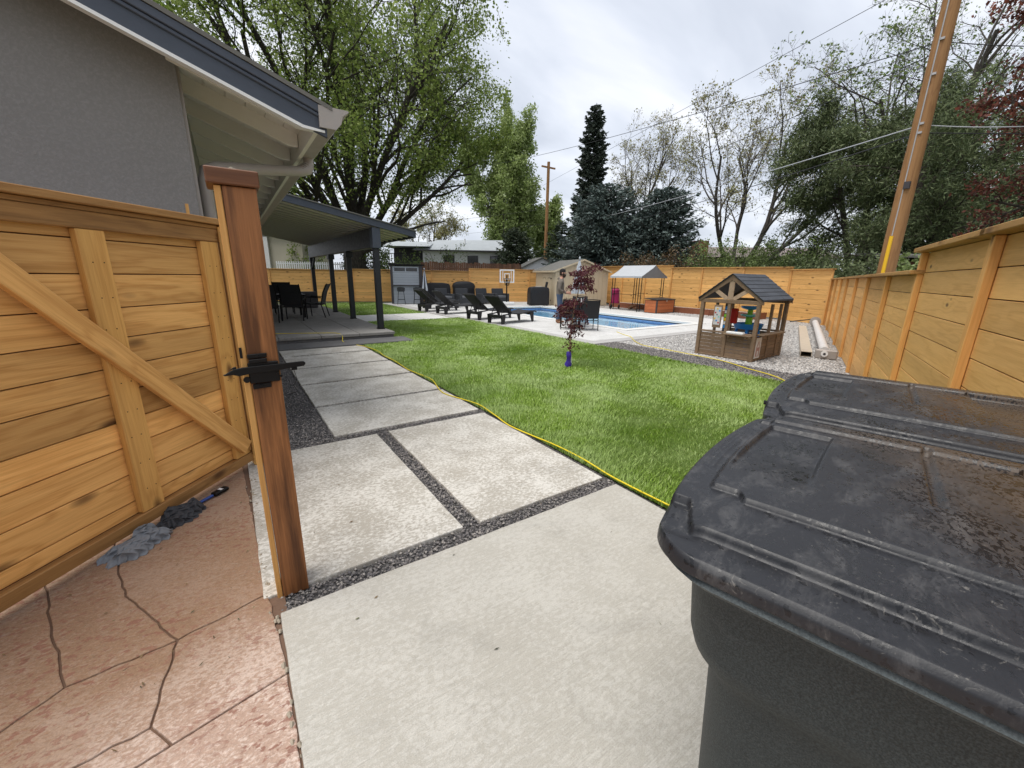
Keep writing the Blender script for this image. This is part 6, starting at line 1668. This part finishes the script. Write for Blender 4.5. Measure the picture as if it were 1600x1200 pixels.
# the young red maple on the lawn with its purple wrap
def maple():
    rg = np.random.default_rng(8); t_ = thing('maple_sapling', 'young dark red maple with purple trunk wrap on the lawn', 'tree', (4.87, 5.33, -.02))
    rt = np.array([.825, -.565, 0])
    stem = np.array([rt * x + np.array([0, 0, z]) for x, z in ((0, 0), (.01, .4), (.03, .8), (.05, 1.1), (.12, 1.4), (.16, 1.7))])
    out = [(stem, np.linspace(.013, .005, 6), 0)]; C = []
    # tiers: height, sideways shift, boughs, reach, droop, leaves for each bough
    for z, sh_, n, reach, dr_, per in ((.38, .05, 4, .10, .03, 14), (.50, -.06, 3, .14, .03, 10), (.62, .10, 5, .16, .05, 20), (.72, .08, 4, .16, .02, 18), (.84, .05, 5, .20, .05, 24), (.96, -.04, 7, .24, .05, 34), (1.06, -.05, 7, .24, .02, 34), (1.12, .02, 5, .22, .0, 26),
                                       (1.40, .06, 8, .24, .04, 36), (1.50, .07, 8, .25, .0, 38), (1.58, .08, 7, .24, -.05, 34), (1.66, .06, 5, .18, -.08, 26)):
        for k in range(n):
            a = rg.uniform(0, 2 * PI); rr_ = reach * rg.uniform(.6, 1.45); d = np.array([math.cos(a), math.sin(a), 0])
            p0 = np.array([np.interp(z, stem[:, 2], stem[:, 0]), np.interp(z, stem[:, 2], stem[:, 1]), z])
            s = np.linspace(0, 1, 5); pts = p0 + d * (s * rr_)[:, None] + rt * sh_ * s[:, None] + np.array([0, 0, 1]) * ((.10 * s - dr_ * s * s - .10 * s ** 3) * 1.0)[:, None]
            out.append((pts, np.linspace(.004, .0015, 5), 2))
            ss = rg.uniform(.25, 1.05, per); q = np.stack([np.interp(ss, s, pts[:, j]) for j in range(3)], 1)
            C.append((q + rg.normal(0, .028, (per, 3)))[:max(4, int(per * .62))])
    V, F = tubes_np(out, (8, 5, 4)); np_obj('trunk', V, F, B_TWIG, t_, smooth=True)
    C = np.concatenate(C); V, F = cards(rg, np.repeat(C, 3, 0), .062, .26, None, .45, .8)
    np_obj('leaves', V, F, L_MAPLE, t_)
    w = MB(); rings = []
    for i in range(7):
        z = .02 + i * .045; rr_ = .042 + .008 * math.sin(i * 1.7) + (.012 if i < 2 else 0)
        rings.append([(.0 + rr_ * (1 + .22 * math.sin(3 * a_ * 2 * PI / 14 + i)) * math.cos(a_ * 2 * PI / 14), rr_ * (1 + .2 * math.cos(2 * a_ * 2 * PI / 14 + i)) * math.sin(a_ * 2 * PI / 14), z) for a_ in range(14)])
    wr = loft(rings, M_PURPLE, 'trunk_wrap', t_)
    MB().beam((.038, -.036, .03), (.03, -.03, .24), .012, .004).build('wrap_label', M_WHITE, wr)
    MB().beam((.02, .03, .26), (.05, .0, .31), .05, .03).build('wrap_collar', M_BLACK, wr, bevel=.006)
maple()
# ---------------------------------------------------------------- buildings beyond the fences
HEAD = math.atan2(_r.y, _r.x)              # buildings roughly square to the view
wh = thing('white_house', 'white bungalow with pale grey roof beyond the back fence', 'house', (16.93, 42.94, 1.1), HEAD)
MB().box(.6, 9.6, 0, 7, -1.2, 3.05).build('wall', M_WHITE_W, wh)
rf = MB().add([(-.2, -.9, 3.0), (10.6, -.9, 3.0), (10.6, 7.5, 3.0), (-.2, 7.5, 3.0), (1.6, 3.0, 4.25), (10.6, 3.0, 4.35)], [(0, 1, 5, 4), (1, 2, 5), (2, 3, 4, 5), (3, 0, 4), (3, 2, 1, 0)]).build('roof', M_ROOFGREY, wh)
MB().box(-.2, 10.6, -.92, -.86, 2.86, 3.0).build('eave_board', M_BARDARK, rf)
for x in (3.4, 5.9, 8.3):
    w_ = MB().box(x - .50, x + .50, -.03, .02, 1.55, 2.45).build('window', M_GLASS, wh)
    for x0, x1, z0, z1 in ((x - .56, x - .50, 1.5, 2.5), (x + .50, x + .56, 1.5, 2.5), (x - .02, x + .02, 1.55, 2.45), (x - .5, x + .5, 2.45, 2.5), (x - .5, x + .5, 1.5, 1.55)): MB().box(x0, x1, -.05, -.031, z0, z1).build('frame', M_BARDARK, w_)
MB().tube([(4.9, 1.5, 3.7), (4.9, 1.5, 4.3)], .09, 8).build('vent_pipe', M_WHITE, rf)
MB().tube([(.9, 1.2, 3.4), (.9, 1.2, 4.7)], .10, 8).build('vent_pipe', M_WHITE, rf)
dk = MB().box(-3.0, .58, -1.5, 2.0, 1.5, 1.62).build('balcony', M_BARDARK, wh)
for k in range(16): MB().box(-3.0 + k * .235, -2.96 + k * .235, -1.5, -1.46, 1.62, 2.5).build('baluster', M_BLACK, dk)
MB().box(-3.0, .56, -1.51, -1.45, 2.5, 2.56).build('handrail', M_BLACK, dk)
MB().box(-3.0, .3, 2.0, 6.0, -1.2, 3.4).build('rear_wing', M_BARDARK, wh)
MB().add([(-3.6, -1.0, 3.3), (1.5, -1.0, 3.3), (1.5, 6.3, 3.3), (-3.6, 6.3, 3.3), (-3.6, 2.6, 4.0), (1.5, 2.6, 4.0)], [(0, 1, 5, 4), (2, 3, 4, 5), (1, 2, 5), (3, 0, 4), (3, 2, 1, 0)]).build('wing_roof', M_ROOFGREY, wh)
ws = thing('white_shed', 'white garden shed with dark door beyond the fence', 'shed', (19.97, 28.14, 0), HEAD + .18)
MB().prism_ax([(0, 0), (2.2, 0), (2.2, 1.95), (0, 1.95)], 0, .05).build('door_wall', M_WHITE_W, ws)
MB().prism_ax([(0, 0), (3.4, 0), (3.4, 2.2), (1.7, 3.05), (0, 2.2)], .055, 3.0).build('walls', M_WHITE_W, ws)
for xa, za, xb, zb in ((-.25, 2.09, 1.7, 3.06), (1.7, 3.06, 3.65, 2.09)): MB().prism_ax([(xa, za), (xb, zb), (xb, zb + .07), (xa, za + .07)], -.2, 3.2).build('roof', M_ROOFSHED, ws)
d_ = MB().box(.55, 1.05, -.02, -.001, .1, 1.92).build('door', M_BARDARK, ws)
MB().box(1.0, 1.03, -.05, -.021, .9, 1.0).build('handle', M_CONDUIT, d_)
MB().box(1.35, 1.65, -.02, -.001, 1.5, 1.8).build('window', M_GLASS, ws)
# weathered vertical board fence in front of the white house
A_, B_ = Vector((12.05, 29.92, 0)), Vector((19.14, 26.89, 0))
vf = thing('board_fence', 'weathered brown upright board fence below the white house', 'fence', A_[:], math.atan2((B_ - A_).y, (B_ - A_).x))
L_ = (B_ - A_).length; nsl = int(L_ / .16)
sm = MB().box(.003, .152, 0, .02, 0, 2.5).mesh('slat', M_OLDFENCE)
for k in range(nsl): inst('slat', sm, vf, (k * .16, random.Random(k).uniform(-.01, .01), random.Random(k + 99).uniform(-.06, .04)))
MB().box(0, L_, .021, .06, 2.0, 2.1).build('rail', M_OLDFENCE, vf)
# beige building and picket fence seen under the patio roof
bb = thing('stucco_building', 'beige stucco building seen under the patio roof', 'building', (2.47, 43.15, 0), HEAD)
MB().box(.0, 3.9, 0, 5, 0, 4.6).build('wall', plain('tan_stucco', (.42, .38, .30), .9, .1, 1, bump=.3, bscale=30), bb)
MB().box(-.2, 1.1, -.25, -.01, 0, 4.5).build('corner_pier', M_CONC_LIGHT, bb)
MB().box(-.3, 4.2, -.3, 5.2, 4.6, 4.75).build('roof_edge', M_TRIM, bb)
A_, B_ = Vector((3.29, 37.74, 0)), Vector((8.06, 34.48, 0))
pf_ = thing('picket_fence', 'pale slatted railing above the fence under the patio roof', 'fence', A_[:], math.atan2((B_ - A_).y, (B_ - A_).x))
L_ = (B_ - A_).length; sm = MB().box(0, .09, 0, .02, 0, 2.4).mesh('picket', M_WHITE)
for k in range(int(L_ / .17)): inst('picket', sm, pf_, (k * .17, 0, 0))
MB().box(0, L_, .021, .05, 2.2, 2.28).build('rail', M_WHITE, pf_)
# brown-roofed house with brick chimney on the right
bhs = thing('brown_house', 'brown roofed house with brick chimney behind the bushes', 'house', (34.67, 24.74, 0), HEAD - .1)
MB().box(0, 14, 0, 7, 0, 3.7).build('wall', plain('taupe_wall', (.20, .165, .14), .85, .1, 1), bhs)
rf = MB().add([(-.8, -.7, 3.6), (15, -.7, 3.6), (15, 8, 3.6), (-.8, 8, 3.6), (-.8, 3.6, 4.75), (15, 3.6, 4.75)], [(0, 1, 5, 4), (2, 3, 4, 5), (1, 2, 5), (3, 0, 4), (3, 2, 1, 0)]).build('roof', M_ROOFBROWN, bhs)
chm = MB().box(1.9, 3.2, -.5, .4, 0, 5.0).build('chimney', M_BRICK, rf)
for x in (.7, 5, 8, 11): MB().box(x - .5, x + .5, -.03, -.001, 2.1, 3.2).build('window', M_GLASS, bhs)
for k in range(14): MB().box(-3 + k * .22, -2.88 + k * .22, -4.0, -3.97, 2.4, 3.2).build('railing_slat', M_TRIM, bhs)
# dark roofed outbuilding behind the right fence
ob = thing('outbuilding', 'dark low roofed outbuilding half hidden behind the right fence', 'building', (20.14, 3.78, 0), HEAD - .3)
MB().box(0, 7, 0, 4, 0, 2.35).build('wall', M_BRICK, ob)
MB().prism_ax([(-.6, 2.36), (5, 2.75), (5, 2.83), (-.6, 2.44)], -.5, 7.5, ax='x').build('roof', M_ROOFSHED, ob)
for k in range(3): MB().box(.6 + k * 1.4, .72 + k * 1.4, -.55, -.5, 1.6, 2.34).build('trim_post', M_TRIM, ob)
MB().box(-.5, 7.5, -.66, -.6, 2.33, 2.42).build('gutter', M_GUTTER, ob)

# ---------------------------------------------------------------- utility poles and lines
UP = Vector((12.4, 3.15, 0))
up = thing('utility_pole', 'tall brown wooden utility pole behind the right fence', 'utility pole', UP[:])
MB().tube([(0, 0, -.3), (0, 0, 4), (0, 0, 12)], [.17, .155, .12], 16).build('shaft', M_POLE, up, smooth=True)
dc = Vector((-UP.x, -UP.y, 0)).normalized(); sd = Vector((-dc.y, dc.x, 0))
c_ = dc * .155 - sd * .05
MB().tube([c_ + Vector((0, 0, .0)), c_ + Vector((0, 0, 2.55))], .035, 8).build('cable_guard', M_CONDUIT_Y, up)
c2_ = dc * .15 - sd * .045
MB().tube([c2_ + Vector((0, 0, 2.56)), c2_ + Vector((0, 0, 12))], .012, 6).build('conduit', M_CONDUIT, up)
for z in (4.55, 4.72, 5.6, 6.2): MB().box(dc.x * .155 - .02, dc.x * .155 + .02, dc.y * .155 - .03, dc.y * .155 + .03, z, z + .04).build('bracket', M_CONDUIT, up)
MB().box(dc.x * .17 - .04, dc.x * .17 + .04, dc.y * .17 - .05, dc.y * .17 + .05, 3.5, 3.64).build('splice_box', M_BARDARK, up)
FP = Vector((29.39, 36.84, 0))
fp2 = thing('utility_pole', 'distant utility pole left of the tall dark spruce', 'utility pole', FP[:])
MB().tube([(0, 0, 0), (0, 0, 13.2)], [.20, .15], 12).build('shaft', M_POLE, fp2, smooth=True)
MB().box(-.9, .9, -.06, .06, 12.6, 12.75).build('crossarm', M_POLE, fp2)
def span(label, a, b, sag, r, mat, n=24):
    a = Vector(a); b = Vector(b); P = []
    for i in range(n + 1):
        f = i / n; p = a.lerp(b, f); p.z -= sag * 4 * f * (1 - f); P.append(p)
    return tag(MB().tube(P, r, 5).build('overhead_line', mat), label, 'cable')
span('thin line crossing the sky to the top right', Vector((28.94, 37.15, 10.92)), Vector((17.00, 5.33, 9.64)), .0, .009, M_WIRE)
span('long line from the far pole over the bare trees to the near pole', Vector((22.62, 41.47, 12.52)), UP + Vector((0, 0, 6.22)), .35, .0105, M_WIRE)
span('second line below it to the near pole', Vector((30.80, 33.45, 9.68)), UP + Vector((0, 0, 6.05)), .5, .0105, M_WIRE)
span('pale cable sagging from the near pole to the left', Vector((29.03, 34.66, 6.77)), UP + Vector((0, 0, 4.75)), .3, .013, M_WIRE_L)
span('black cable just under the pale one', Vector((29.06, 34.64, 5.95)), UP + Vector((0, 0, 4.6)), .45, .013, M_WIRE)
span('line from the near pole to the upper right edge', UP + Vector((0, 0, 6.22)), Vector((14.04, 0.08, 5.55)), .1, .009, M_WIRE)
span('pale cable from the near pole to the right edge', UP + Vector((0, 0, 4.75)), Vector((14.41, -0.17, 4.58)), .15, .010, M_WIRE_L)
span('black cable from the near pole to the right edge', UP + Vector((0, 0, 4.6)), Vector((14.58, -0.29, 4.13)), .0, .010, M_WIRE)
span('faint line over the white house', Vector((18.92, 59.76, 8.12)), Vector((29.01, 37.10, 8.59)), .2, .012, M_WIRE)
span('lowest faint line over the white house', Vector((21.79, 57.80, 6.50)), Vector((29.05, 37.07, 7.11)), .2, .0105, M_WIRE)
